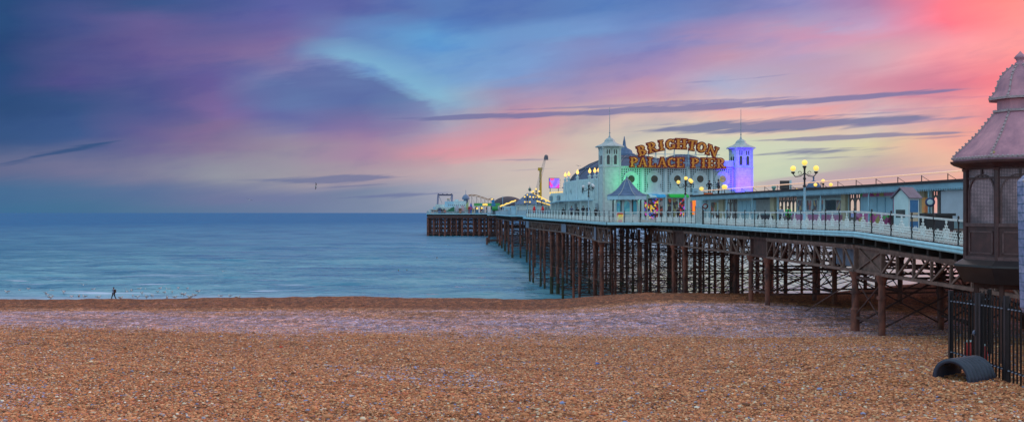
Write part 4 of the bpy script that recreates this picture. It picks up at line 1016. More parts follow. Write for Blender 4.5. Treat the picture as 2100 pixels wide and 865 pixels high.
def glyph(ch,H,wsc,g,y0,y1):
    w,shp=GL[ch]; mb=MB(); j=0
    for s_ in shp:
        j+=1; e=.0015*j; a=y0-e; b=y1
        if s_[0]=='r':
            _,x0,z0,x1,z1=s_; mb.plate([(x0*wsc-g,z0*H-g),(x1*wsc+g,z0*H-g),(x1*wsc+g,z1*H+g),(x0*wsc-g,z1*H+g)],a,b)
        elif s_[0]=='d':
            _,x0,z0,x1,z1,t=s_; hw=(t*wsc)/2+g
            zz0=z0*H+(-g if z0<z1 else g); zz1=z1*H+(g if z0<z1 else -g)
            q=[(x0*wsc-hw,zz0),(x0*wsc+hw,zz0),(x1*wsc+hw,zz1),(x1*wsc-hw,zz1)]
            if z0>z1: q=q[::-1]
            mb.plate(q,a,b)
        else:
            _,cx_,cz,rx,rz,a0,a1,t=s_; n=max(6,int(abs(a1-a0)/18))
            for k in range(n):
                q0=math.radians(lerp(a0,a1,k/n)-1); q1=math.radians(lerp(a0,a1,(k+1)/n)+1)
                def P_(an,d): 
                    return (cx_*wsc+(rx*wsc+d)*math.cos(an), cz*H+(rz*H+d)*math.sin(an))
                ti=t*wsc*(.55+.45*abs(math.cos((q0+q1)/2)))
                q=[P_(q0,g),P_(q1,g),P_(q1,-ti-g),P_(q0,-ti-g)]
                mb.plate(q,a-.0007*(k%2),b)
    return mb,w*wsc
def letter(ch,px,py,hp,wp,rot):
    "centre pixel, height and width in photo pixels -> real letter on the facade plane"
    w_=-.75; uc=u_of(px,w_); s=(140+.1435*uc+.98965*w_)/F; H=hp*s; zc=(436-py)*s+E-ZB
    wsc=wp*s/.9
    a,wd=glyph(ch,H,wsc,.115,0,.22); b,_=glyph(ch,H,wsc,-.055,-.07,0.02)
    R=math.radians(rot); 
    def tr(mb): 
        out=[]
        for x,y,z in mb.v:
            x-=wd/2; z-=H/2; out.append((uc+x*math.cos(R)-z*math.sin(R), w_+y, zc+x*math.sin(R)+z*math.cos(R)))
        mb.v=out
    tr(a); tr(b); L_=a.build('letter',RED,Sg); sub(L_,b,'letter_face',GOLD)
    bl=MB()
    for (x,y,z) in b.v[::9]: bl.ball((x,y-.03,z),.035,5,3)
    sub(L_,bl,'bulbs',BULB)
for ch,px,py,r in (('B',1317,308.5,17),('R',1338.5,302,13),('I',1356,298.2,8),('G',1375,296,4),('H',1397.5,295.2,-1),('T',1419.5,298,-7),('O',1439,302.3,-12),('N',1461,309.5,-20)):
    letter(ch,px,py,20.5,(21 if ch in 'HN' else 19.5)*(1 if ch!='I' else 1),r)
for ch,px,py in (('P',1301,332.3),('A',1318,332.5),('L',1337.5,332.8),('A',1358,333),('C',1377,333.2),('E',1395.5,333.4),('P',1426,334),('I',1442.5,334.3),('E',1459,334.6),('R',1479,335)):
    letter(ch,px,py,20.0,18.6,0)
fr=MB()
for px in (1303,1330,1345,1364,1383,1412,1427,1450,1470,1487):
    u=u_of(px,-.3); topy=max(285+abs(px-1388)**2*.0042,285)+6
    fr.bar((u,-.4,HP),(u,-.4,h_of(topy,u)),.07,.07); fr.bar((u,.9,HP),(u,-.4,h_of(topy+8,u)),.05,.05)
for a,b,y in ((1296,1486,334),(1303,1474,316)): fr.bar((u_of(a),-.42,h_of(y,u_of(a))),(u_of(b),-.42,h_of(y+2,u_of(b))),.08,.08)
fr.build('support_frame',PALEB,Sg)
# floodlights (lit coloured lamps on the facade)
def spot(name,loc_w,target,col,e,size=70,blend=.9):
    l_=bpy.data.lights.new(name,'SPOT'); l_.energy=e; l_.color=col; l_.spot_size=math.radians(size); l_.spot_blend=blend; l_.shadow_soft_size=.15
    o=bpy.data.objects.new(name,l_); C.objects.link(o); o.location=loc_w; d=Vector(target)-Vector(loc_w); o.rotation_euler=d.to_track_quat('-Z','Y').to_euler()
def W(u,w_,h): return Vector((12.95+.98965*u-.1435*w_,140+.1435*u+.98965*w_,ZB+h))
spot('floodlight',W(U1-3.3,-3.2,2.9),W(U1-1.6,0,8.0),(.06,.0,1.0),7500,80)
spot('floodlight',W(U1+.6,-2.2,2.6),W(U1-.9,0,9),(.14,.0,1.0),1900,70)
spot('floodlight',W(4.6,-3.6,4.6),W(3.8,.4,5.6),(0,1.0,.25),440,120)
# ------------------------------------------------------------------ small octagonal shelter on the rail step
SX,SY=X_at(1285.5,116.2),116.2; SZ=dz(116); M1=F/116.2
K=thing('rail_shelter','small octagonal white shelter with a swept slate roof beside the left tower','kiosk',(SX,SY,SZ),-math.atan2(SX,SY)+0.0)
def hK(py): return (436-py)/M1+E-SZ
ze=hK(402); zt=hK(366)
r=MB(); q=[(2.52,0),(2.45,.10),(1.95,.30),(1.5,.62),(1.1,1.02),(.75,1.45),(.42,1.85),(.16,2.1),(.10,2.2),(.12,2.3),(.05,2.45),(.001,2.75)]
sc=(zt-ze)/2.2
r.lathe([(a,z*sc) for a,z in q],8,(0,0,ze),PI/8,smooth=False); ro=r.build('roof',SLATE,K)
rb=MB()
for k in range(8):
    a=PI/8+k*PI/4; pts=[(rr*math.cos(a),rr*math.sin(a),ze+z*sc+.02) for rr,z in q[:9]]
    for p,s_ in zip(pts[:-1],pts[1:]): rb.bar(p,s_,.07,.06)
sub(ro,rb,'ribs',GREYB)
v=MB()
for k in range(8):
    a0=PI/8+k*PI/4; a1=a0+PI/4; A=Vector((2.47*math.cos(a0),2.47*math.sin(a0),0)); B=Vector((2.47*math.cos(a1),2.47*math.sin(a1),0)); n=14
    nn=((A+B)/2).normalized()*.03
    top=[lerp(A,B,i/n)+Vector((0,0,ze-.02)) for i in range(n+1)]; bot=[lerp(A,B,i/n)+Vector((0,0,ze-.42-.07*abs(math.sin(PI*i/n*3.5)))) for i in range(n+1)]
    vs=top+bot+[p+nn for p in top]+[p+nn for p in bot]; m=n+1
    v.add(vs,[(i,i+1,m+i+1,m+i) for i in range(n)]+[(2*m+i+1,2*m+i,3*m+i,3*m+i+1) for i in range(n)]+[(m+i,m+i+1,3*m+i+1,3*m+i) for i in range(n)])
v.build('valance',PALEB,K)
MB().lathe([(2.5,0),(2.5,.06)],8,(0,0,ze-.06),PI/8,smooth=False).build('ceiling',GREYB,K)
R=1.5
for k in range(8):
    a=PI/8+k*PI/4; MB().tube((R*1.18*math.cos(a),R*1.18*math.sin(a),0),(R*1.18*math.cos(a),R*1.18*math.sin(a),ze-.05),.075,.075,8).build('post',BLACK,K)
    a0=a; a1=a+PI/4; A=Vector((R*.92*math.cos(a0),R*.92*math.sin(a0),0)); B=Vector((R*.92*math.cos(a1),R*.92*math.sin(a1),0)); c=(A+B)/2; d=(B-A).normalized(); nn=c.normalized()
    w=MB(); w.add([A,B,B+Vector((0,0,ze-.1)),A+Vector((0,0,ze-.1)),A-nn*.08,B-nn*.08,B-nn*.08+Vector((0,0,ze-.1)),A-nn*.08+Vector((0,0,ze-.1))],MB.BF[:2]+MB.BF[2:]); wl=w.build('wall_panel',WHITE,K)
    g=[(-.34,1.0),(.34,1.0),(.34,2.0)]+[(.34*math.cos(PI*i/8),2.0+.55*math.sin(PI*i/8)) for i in range(1,8)]+[(-.34,2.0)]
    f=[c+d*x+Vector((0,0,z))+nn*.03 for x,z in g]; b_=[p+nn*.02 for p in f]; n=len(f)
    sub(wl,MB().add(f+b_,[tuple(range(n))[::-1],tuple(range(n,2*n))]+[(i,(i+1)%n,n+(i+1)%n,n+i) for i in range(n)]),'window',tree('pale teal shelter glass',[(.05,.30,.42),(.04,.22,.55),(.10,.42,.48),(.06,.3,.4)],.2,.18,1.1) if 'pale teal shelter glass' not in [m.name for m in bpy.data.materials] else bpy.data.materials['pale teal shelter glass'])
t=thing('litter_bin','yellow and red striped bin behind the railing of the small octagonal shelter','bin',(X_at(1271,113),113,dz(113)))
MB().lathe([(.36,0),(.42,.95),(.38,.98)],12,(0,0,0)).build('bin_body',tree('yellow and red stripes',[(.75,.65,.08),(.65,.06,.08),(.75,.65,.10),(.7,.6,.1)],.5,.1,3),t)
MB().lathe([(.44,.0),(.44,.08),(.2,.2)],12,(0,0,.98)).build('bin_lid',REDP,t)
# ------------------------------------------------------------------ lamp posts
def lamp(px,Y,py_top,label,style='three',m=LAMPY,z=None,post=PALEB):
    x=X_at(px,Y); z0=dz(Y) if z is None else z; H=(436-py_top)/F*Y+E-z0
    L=thing('street_lamp',label,'lamp post',(x,Y,z0),-math.atan2(x,Y),group='lamp posts standing on the pier deck')
    p=MB(); p.lathe([(.17,0),(.17,.35),(.12,.45),(.10,1.0),(.085,1.1),(.08,H*.60),(.12,H*.61),(.06,H*.62)],10); p.build('post',post,L)
    q=MB(); z1=H*.60; zt=H-.55
    q.lathe([(.10,z1),(.15,z1+.08),(.07,z1+.16),(.06,z1+.5),(.12,z1+.6),(.07,z1+.7),(.06,zt-.2),(.1,zt-.1),(.05,zt)],8)
    gl=[]
    if style=='three': dirs=[(-.78,0,-.28),(.78,0,-.28),(0,0,.12)]
    elif style=='four': dirs=[(-.72,0,-.3),(.5,.3,-.1),(.05,0,.1),(.62,-.25,-.25)]
    elif style=='tiers': dirs=[(-.55,.3,-.25),(.55,.3,-.25),(-.5,-.3,-.25),(.5,-.3,-.25),(0,0,.15),(-.5,0,-1.25),(.5,0,-1.25),(0,.5,-1.25)]
    for dx,dy,dz_ in dirs:
        g=Vector((dx,dy,zt+dz_)); gl.append(g)
        if abs(dx)+abs(dy)>.1:
            pts=[(0,0,zt+dz_-.15),(dx*.35,dy*.35,zt+dz_-.38),(dx*.8,dy*.8,zt+dz_-.42),(dx,dy,zt+dz_-.22)]
            q.path(pts,.035,6); 
            c=Vector((dx*.42,dy*.42,zt+dz_-.16)); cc=[(c.x+.12*math.cos(a)*dx/max(abs(dx),.01),c.y,c.z+.12*math.sin(a)) for a in [i*PI/4 for i in range(8)]]
            q.path(cc,.02,5)
        q.lathe([(.05,-.22),(.16,-.12),(.12,-.06)],8,tuple(g))
    if style=='three': q.path([(-1.0,0,z1-.05),(1.0,0,z1-.05)],.02,5)
    br=q.build('bracket',BLACK,L)
    for g in gl: MB().ball((g.x,g.y,g.z+.17),(.19 if Y<140 else .155),12,8).build('globe',m,L)
    return L
lamp(1650,69,326,'tall pale lamp post with three lit globes behind the near railing','three')
lamp(1405.5,102,360,'lamp post with a cluster of lit yellow globes before the green awning','four')
lamp(1207,129,372,'pale lamp post with unlit white globes beside the arcade side wall','four',LAMPW)
lamp(1099.5,171,385,'two tiered lamp with many lit globes just left of the video screen','tiers')
lamp(1081.5,190,397,'farther two tiered lamp with lit globes before the slate roofed pavilion','tiers',z=dz(190))
lamp(1688,104,366,'lamp with three globes rising behind the long shelter roof, right of the little dome','three',z=dz(100))
lamp(1634,112,385,'low lamp with three globes behind the shelter roof near the dark loudspeaker','three',z=dz(100))
lamp(1111,176,405,'short lit lamp at the foot of the yellow crane mast','three',z=dz(176))
# ------------------------------------------------------------------ long shelter building
d_=Vector((.1122,-.99369,0)); SH0=(24.0,130.0)
Sh=thing('shelter_building','long low white shelter and stall row with a pale blue canopy running along the pier','building',(SH0[0],SH0[1],dz(115)),math.atan2(d_.y,d_.x))
SZ0=dz(115)
def s_of(px,off=0):
    k=(px-1050)/F; return (k*(130+.1122*off)-24-.99369*off)/(.1122+.99369*k)
def hs(py,s,off=0): return (436-py)/F*(130-.99369*s+.1122*off)+E-SZ0
SL=93; hc0,hc1=2.95,3.38
def slope(s): return -.45*min(max((s-45)/30,0),1) if False else 0
cb=MB()
n=30
for k in range(n):
    s0,s1=SL*k/n,SL*(k+1)/n
    cb.prism([(s0,-.2),(s1,-.2),(s1,-.12),(s0,-.12)],2.86,3.30)
    for q in range(10):
        t0=s0+(s1-s0)*q/10; cb.box(t0+.04,t0+.2,-.2,-.17,2.74,2.86)
cb.build('valance',mat('blue grey canopy edge',(.26,.46,.60),.55,col2=(.19,.34,.46),scale=.8),Sh)
MB().box(0,SL,-.28,3.2,3.305,3.40).box(-.01,SL+.01,-.32,-.285,3.27,3.47).build('roof_edge',mat('dark roof felt',(.05,.04,.05),.8),Sh)
MB().box(0,SL,3.2,8.5,3.5,3.6).build('flat_roof',SOFF,Sh)
MB().box(0,SL,-.1,1.6,2.86,2.94).build('canopy_soffit',GREYB,Sh)
# lit rope rail on the roof
rr=MB(); rr.tube((1,1.0,4.02),(66,1.0,4.12),.055,.055,8)
sub_r=rr.build('rope_light',ROPE,Sh)
s=2
while s<66: MB().bar((s,1.0,3.4),(s,1.0,4.0),.05,.05).bar((s,1.0,3.95),(s+.8,1.4,3.42),.03,.03).build('rope_bracket',BLACK,Sh); s+=3.6
MB().box(66,72,.5,1.2,3.45,4.25).build('roof_plinth',mat('dark roof felt',(.05,.04,.05)),Sh)
for px in (1455,1491,1543,1596,1683,1782,1905):
    s=s_of(px,.1); o=MB().tube((s,.1,0),(s,.1,2.86),.075,.075,8).build('canopy_post',PALEB,Sh)
W0=1.5
def el(pa,pb,pyt,pyb,name,m,off=W0,th=.08,parent=Sh,d=0):
    a,b=s_of(pa,off),s_of(pb,off); sm=(a+b)/2; mb=MB().box(a,b,off-th,off-.002,max(hs(pyb,sm,off),.02),min(hs(pyt,sm,off),2.85)); 
    return mb.build(name,m,parent)
# back wall in three stretches with the glazed arch screens left open between them
def wall(pa,pb,m=WHITE): 
    a,b=s_of(pa,W0),s_of(pb,W0); return MB().box(a,b,W0,W0+.15,0,2.9).build('wall',m,Sh)
wall(1416,1490); wall(1512,1596); wall(1634,1741); wall(1765,1911); wall(1937,2060)
MB().box(s_of(1416,W0),s_of(1490,W0),W0+4,W0+4.1,0,2.9).build('back_wall',WHITE,Sh)
def arches(pa,pb,n):
    a,b=s_of(pa,W0),s_of(pb,W0); w=(b-a)/n
    for i in range(n):
        x0=a+w*i; mb=MB(); jw=.10*w+.06
        mb.box(x0,x0+jw,W0,W0+.1,0,2.9); mb.box(x0+w-jw,x0+w,W0,W0+.1,0,2.9); mb.box(x0+jw,x0+w-jw,W0,W0+.1,0,.75)
        # arch head: fill between the arc and the top rail
        cx_=x0+w/2; rad=w/2-jw; zc=2.35-rad; pts=[]
        for k in range(12):
            a0=PI*k/12; a1=PI*(k+1)/12
            mb.plate([(cx_+rad*math.cos(a0),zc+rad*math.sin(a0)),(cx_+rad*math.cos(a0),2.45),(cx_+rad*math.cos(a1),2.45),(cx_+rad*math.cos(a1),zc+rad*math.sin(a1))],W0,W0+.1)
        mb.box(x0+jw,x0+w-jw,W0,W0+.1,2.75,2.9); mb.box(cx_-.04,cx_+.04,W0,W0+.1,2.45,2.75)
        fr=mb.build('arched_screen',mat('grey brown screen paint',(.24,.22,.22),.6),Sh)
arches(1490,1512,3); arches(1596,1634,5); arches(1741,1765,2); arches(1911,1938,2)
# yellow pilasters
for px in (1482,1588,1734.5,1897): el(px-4.5,px+4.5,380,480,'pilaster',CREAM,th=.25)
# fronts
el(1423,1427,398,440,'orange_light_strip',mat('lit orange strip',(.8,.2,.02),emit=(1,.2,.02),es=.9),th=.2)
el(1417,1421,400,440,'poster',POSTER,th=.12)
el(1428,1449,409,433,'shutter',PALEB); el(1459,1471,415,440,'stall_opening',STALL); el(1472,1475,415,440,'door_frame',WHITE,th=.12)
for a,b in ((1515,1523),(1524,1532),(1533,1540)): el(a,b,412,440,'door_leaf',PALEB)
el(1547,1584,399,409,'name_board',BLACK,th=.14); el(1552,1585,410,438,'shutter',mat('warm grey shutter',(.36,.38,.40),.5)); el(1546,1551,410,438,'door_leaf',PALEB)
for a,b in ((1637,1647),(1656,1666),(1669,1678)):
    o=el(a,b,409,431,'shop_window',tree('dim shop window',[(.10,.06,.05),(.25,.10,.08),(.06,.08,.12),(.20,.20,.22),(.3,.25,.12)],.2,.15,2.2) if 'dim shop window' not in bpy.data.materials else bpy.data.materials['dim shop window'],th=.05)
    f=MB(); aa,bb=s_of(a,W0),s_of(b,W0); sm=(aa+bb)/2; z0,z1=hs(431,sm,W0),min(hs(409,sm,W0),2.8)
    f.box(aa-.08,aa,W0-.1,W0-.01,z0,z1); f.box(bb,bb+.08,W0-.1,W0-.01,z0,z1); f.box(aa,bb,W0-.1,W0-.051,z0-.08,z0); f.box(aa,bb,W0-.1,W0-.051,z1-.05,z1+.04); sub(o,f,'frame',WHITE)
el(1636,1730,402,407,'name_board',GREYB,th=.14)
el(1694,1714,410,431,'shop_window',GLASSD,th=.05); el(1716,1728,410,431,'shop_window',bpy.data.materials['dim shop window'],th=.05); el(1690,1693.5,408,432,'window_frame',WHITE,th=.1); el(1686,1689.5,410,431,'shop_window',bpy.data.materials['dim shop window'],th=.05)
el(1634,1733,440,462,'counter',mat('pink counter',(.50,.16,.34),.5,col2=(.45,.28,.42),scale=1.2),th=.5)
el(1766,1870,391,402,'name_board',POSTER,th=.13)
for a,b in ((1767,1783),(1785,1800),(1802,1817),(1819,1833)): el(a,b,404.5,436,'shutter',PALEB,th=.1)
el(1767,1833,438,462,'counter',POSTER,th=.5); el(1835,1840,404,434,'poster',mat('pink poster',(.6,.12,.32)),th=.14)
el(1878,1889,403,440,'notice_board',mat('brown grey notice',(.22,.16,.17)),th=.14); el(1898,1905,405,436,'poster',tree('orange and green poster',[(.75,.25,.10),(.35,.65,.10),(.7,.35,.12)],.5,.1,1),th=.3)
el(1560,1582,440,455,'dark_opening',GLASSD,th=.3); el(1815,1850,440,468,'dark_opening',GLASSD,th=.3)
# round signs on posts beneath the canopy
def disc(px,py,off,r,label,m,group=None):
    s=s_of(px,off); p=Vector((SH0[0],SH0[1],0))+d_*s+Vector((.99369,.1122,0))*off; z=E+(436-py)/F*p.y
    t=thing('round_sign',label,'sign',(p.x,p.y,z),-math.atan2(p.x,p.y))
    q=MB(); q.lathe([(.001,0),(r,0),(r,.05),(.001,.05)],18); q.v=[(a,-c,b) for a,b,c in q.v]; q.build('sign_face',m,t)
    q=MB(); q.lathe([(r*.35,.052),(r*.62,.052),(r*.62,.06),(r*.35,.06)],16); q.v=[(a,-c,b) for a,b,c in q.v]; q.build('ring_mark',WHITE,t)
    MB().tube((0,.05,-z+dz(p.y)),(0,.05,r),.03,.03,6).build('pole',BLACK,t); return t
disc(1446.5,423,.2,.36,'small red and white round sign below the far end of the canopy',mat('red sign',(.5,.08,.08)))
disc(1907.5,414.5,-.3,.34,'dark blue round sign beneath the canopy right of the blue striped hut',mat('navy sign',(.06,.08,.2)))
# large white board near the turret
s=s_of(1960,.2); p=Vector((SH0[0],SH0[1],0))+d_*s+Vector((.99369,.1122,0))*.2
t=thing('white_board','large blank white panel standing beside the dark turret under the canopy','panel',(p.x,p.y,dz(p.y)),math.atan2(d_.y,d_.x))
MB().box(-1.9,2.8,0,.1,.7,2.75).build('board',mat('blank white board',(.50,.56,.66),.5,col2=(.42,.47,.56),scale=.8),t); MB().box(-1.99,-1.9,-.02,.12,0,2.8).box(-1.9,2.8,-.02,.12,.6,.69).build('frame',BLACK,t)
# blue striped hut
hx,hy=X_at(1858,61.5),61.5
t=thing('ticket_hut','small white gabled hut with a blue and cream stripe by the railing','hut',(hx,hy,dz(61.5)),-math.atan2(hx,hy)-.62)
MB().box(-.52,.52,-.5,.6,0,2.15).plate([(-.52,2.15),(.52,2.15),(0,2.62)],-.5,.6).build('walls',WHITE,t)
MB().plate([(-.72,2.08),(0,2.78),(0,2.70),(-.66,2.05)],-.65,.7).plate([(0,2.78),(.72,2.08),(.66,2.05),(0,2.70)],-.65,.7).build('roof',mat('purple grey hut roof',(.17,.15,.22)),t)
MB().box(-.36,.30,-.52,-.5,.85,1.35).build('window',GLASSD,t)
sb=MB().box(.522,.55,-.35,.45,0,1.95).build('stripe_panel',mat('hut blue',(.02,.19,.45),.5),t); sub(sb,MB().box(.552,.56,-.35,.45,1.02,1.18).box(.552,.56,-.35,.45,.62,.84),'cream_band',CREAM)
MB().box(.53,.54,-.5,-.36,0,2.1).build('corner_board',WHITE,t)
# table + dark covered machine
t=thing('covered_machine','dark covered arcade machine behind the railing right of the striped hut','machine',(X_at(1921,57),57,dz(57)))
MB().prism([(-.75,-.4),(.75,-.4),(.85,.4),(-.85,.4)],.1,.95).prism([(-.9,-.5),(.9,-.5),(.8,.5),(-.8,.5)],.95,1.1).build('cover',mat('dark cover',(.03,.03,.035)),t); MB().box(-1.35,-.9,-.3,.3,.86,.94).build('side_shelf',WHITE,t)
# benches along the rail
def bench(px,Y,label):
    x=X_at(px,Y); t=thing('bench',label,'bench',(x,Y,dz(Y)),PI/2+.1,group='dark benches behind the pier railing')
    MB().box(-.9,.9,-.2,.25,.42,.47).build('seat',BLACK,t); MB().box(-.9,.9,.22,.27,.5,.95).build('backrest',BLACK,t)
    for s_ in (-.8,.8): MB().box(s_-.04,s_+.04,-.2,.25,0,.42).build('leg',BLACK,t)
bench(1474,90,'dark bench behind the railing just right of the red round sign'); bench(1583,74,'dark bench behind the railing below the warm grey shutter'); bench(1568,76.5,'dark bench just left of the one below the warm grey shutter'); bench(1945,49,'dark bench behind the rail next to the turret')
# roof things
def on_roof(px,off,z=3.62):
    s=s_of(px,off); p=Vector((SH0[0],SH0[1],0))+d_*s+Vector((.99369,.1122,0))*off; return p.x,p.y,SZ0+z
x,y,z=on_roof(1609,3.6)
t=thing('loudspeaker','dark boxy loudspeaker standing on the shelter roof','loudspeaker',(x,y,z),-.3); MB().box(-.5,.5,-.3,.3,.1,1.05).build('cabinet',BLACK,t); MB().box(-.42,.42,-.32,-.301,.18,.97).build('grille',mat('speaker grille',(.08,.07,.07)),t); MB().box(.52,.75,-.25,.25,.1,1.1).build('side_box',WHITE,t); MB().box(-.45,.7,-.2,.2,0,.1).build('plinth',BLACK,t)
x,y,z=on_roof(1426,4.0); t=thing('air_unit','pale boxy air unit on the far end of the shelter roof','air unit',(x,y,z)); MB().box(-.4,.4,-.3,.3,0,1.0).build('casing',PALEB,t); MB().lathe([(.25,0),(.25,.03)],12,(0,0,0)).build('fan',BLACK,t).location=(0,-.3,.6); MB().box(-.45,.45,-.35,.35,1.0,1.06).build('lid',WHITE,t)
for px,lb in ((1437.5,'lit yellow globe lamp on the roof left of the two standing men'),(1486,'lit yellow globe lamp on the roof right of the two standing men')):
    x,y,z=on_roof(px,5); t=thing('roof_lamp',lb,'lamp',(x,y,z),group='globe lamps on the shelter roof'); MB().tube((0,0,0),(0,0,.75),.05,.05,6).build('post',BLACK,t); MB().ball((0,0,1.02),.40,14,8,sz=.8).build('globe',LAMPY,t)
x,y,z=on_roof(1587,2.0); t=thing('vent_cowl','small pale green cowl on the shelter roof','vent',(x,y,z-.2)); MB().lathe([(.16,0),(.16,.35),(.26,.4),(.26,.6),(.05,.75)],10).build('cowl',mat('pale green paint',(.25,.5,.45)),t)
x,y,z=on_roof(1452,1.8); t=thing('tool_box','orange box by the feet of the standing men on the roof','box',(x,y,z-.2)); MB().box(-.55,.55,-.2,.2,0,.3).build('box',mat('orange box',(.6,.14,.03),emit=(1,.2,.02),es=.1),t); MB().box(-.6,.6,-.22,.22,.3,.35).build('lid',mat('orange box',(0,0,0)),t)
# domed kiosk on the far side
x,y=X_at(1668.5,118),118; zz=dz(118)
t=thing('domed_kiosk','blue grey domed kiosk rising behind the shelter roof','kiosk',(x,y,zz))
MB().lathe([(.85,0),(.85,3.6)],8,(0,0,0),PI/8,smooth=False).build('walls',GREYB,t)
MB().lathe([(1.0,3.6),(.98,3.8),(.85,4.3),(.6,4.7),(.3,4.92),(.1,5.0),(.08,5.25),(.13,5.35),(.001,5.6)],16).build('dome',SLATE,t)
# ------------------------------------------------------------------ dark entrance turret
KX,KY=17.2,33.0; KZ=dz(33)
T_=thing('entrance_turret','dark octagonal turret with a swept grey lead roof at the shore end of the pier','turret',(KX,KY,E),-math.atan2(KX,KY))
zz=lambda py:(436-py)/F*33
A0=PI/8   # corners at 22.5 + 45k so a flat face looks at the promenade
def octr(prof,m,name,parent=T_,mi=0): 
    return MB().lathe(prof,8,(0,0,0),A0,smooth=False).build(name,m,parent)
low=[(2.19,zz(331)),(2.21,zz(327)),(2.11,zz(317)),(1.81,zz(300)),(1.37,zz(273)),(.97,zz(242)),(.82,zz(232))]
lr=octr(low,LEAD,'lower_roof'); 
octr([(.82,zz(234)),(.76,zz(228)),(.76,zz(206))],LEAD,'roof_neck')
upp=[(.76,zz(205)),(.99,zz(206)),(1.01,zz(203)),(.92,zz(198)),(.80,zz(188)),(.745,zz(176)),(.66,zz(162)),(.50,zz(148)),(.30,zz(138)),(.17,zz(134))]
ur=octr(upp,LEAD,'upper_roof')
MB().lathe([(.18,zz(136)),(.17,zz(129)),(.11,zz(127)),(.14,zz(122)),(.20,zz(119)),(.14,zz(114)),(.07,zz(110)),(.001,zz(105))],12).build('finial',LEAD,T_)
studm=mat('pale lead studs',(.42,.34,.38),.5)
def studs(prof,par,every=.135):
    s=MB()
    for k in range(8):
        a=A0+k*PI/4; c,sn=math.cos(a),math.sin(a)
        P=[Vector((r*c,r*sn,z)) for r,z in prof]
        for p,q in zip(P[:-1],P[1:]):
            s.bar(p,q,.05,.05)
            L=(q-p).length; n=max(1,int(L/every))
            for i in range(n): w_=p.lerp(q,(i+.5)/n); s.ball((w_.x+.03*c,w_.y+.03*sn,w_.z+.035),.036,6,4); 
    sub(par,s,'roof_studs',studm)
def ringstuds(r,z,par,every=.13,rad=.045):
    s=MB(); P=[Vector((r*math.cos(A0+k*PI/4),r*math.sin(A0+k*PI/4),z)) for k in range(9)]
    for p,q in zip(P[:-1],P[1:]):
        s.bar(p,q,.06,.07); n=int((q-p).length/every)
        for i in range(n): w_=p.lerp(q,(i+.5)/n); s.ball((w_.x*1.012,w_.y*1.012,w_.z+.02),rad,6,4)
    sub(par,s,'edge_studs',studm)
studs(low[1:],lr); studs(upp[2:],ur); ringstuds(2.2,zz(326),lr); ringstuds(.86,zz(229),lr,.11,.035); ringstuds(1.0,zz(203.5),ur,.1,.035)
DK=mat('dark brown turret paint',(.085,.036,.038),.42,col2=(.045,.022,.026),scale=3,bump=.1)
DK2=mat('moulded dark paint',(.13,.07,.075),.4,col2=(.07,.04,.045),scale=5)
octr([(1.85,zz(347)),(2.0,zz(342)),(2.28,zz(336)),(2.30,zz(331.5)),(2.0,zz(331))],DK,'cornice')
octr([(1.62,zz(530)),(1.62,zz(345))],mat('turret inner lining',(.10,.09,.10),.8),'inner_wall')
def corner(k,r): a=A0+k*PI/4; return Vector((r*math.cos(a),r*math.sin(a),0))
MESHW=None
def screen_mat():
    m=bpy.data.materials.new('perforated pale screen'); nt,b=nodes_of(m); n=nt.nodes; l=nt.links
    tc=n.new('ShaderNodeTexCoord'); mp=n.new('ShaderNodeMapping'); mp.inputs['Scale'].default_value=(22,22,22); l.new(tc.outputs['Object'],mp.inputs[0])
    br=n.new('ShaderNodeTexBrick'); br.offset=0; br.inputs['Scale'].default_value=1; br.inputs['Mortar Size'].default_value=.16; br.inputs['Brick Width'].default_value=1; br.inputs['Row Height'].default_value=1
    sp=n.new('ShaderNodeSeparateXYZ'); l.new(mp.outputs[0],sp.inputs[0]); cb=n.new('ShaderNodeCombineXYZ'); l.new(sp.outputs[0],cb.inputs[0]); l.new(sp.outputs[2],cb.inputs[1]); l.new(cb.outputs[0],br.inputs['Vector'])
    br.inputs['Color1'].default_value=(.42,.30,.33,1); br.inputs['Color2'].default_value=(.32,.23,.26,1); br.inputs['Mortar'].default_value=(.05,.04,.05,1)
    no=n.new('ShaderNodeTexNoise'); no.inputs['Scale'].default_value=1.4; no.inputs['Detail'].default_value=4; l.new(tc.outputs['Object'],no.inputs['Vector'])
    cr=n.new('ShaderNodeValToRGB'); cr.color_ramp.elements[0].position=.35; cr.color_ramp.elements[0].color=(.55,.55,.6,1); cr.color_ramp.elements[1].position=.6; cr.color_ramp.elements[1].color=(1.3,1.25,1.3,1); l.new(no.outputs['Fac'],cr.inputs[0])
    mx=n.new('ShaderNodeMix'); mx.data_type='RGBA'; mx.blend_type='MULTIPLY'; mx.inputs['Factor'].default_value=1; l.new(br.outputs[0],mx.inputs['A']); l.new(cr.outputs[0],mx.inputs['B']); l.new(mx.outputs['Result'],b.inputs['Base Color']); b.inputs['Roughness'].default_value=.5
    return m
SCR=screen_mat()
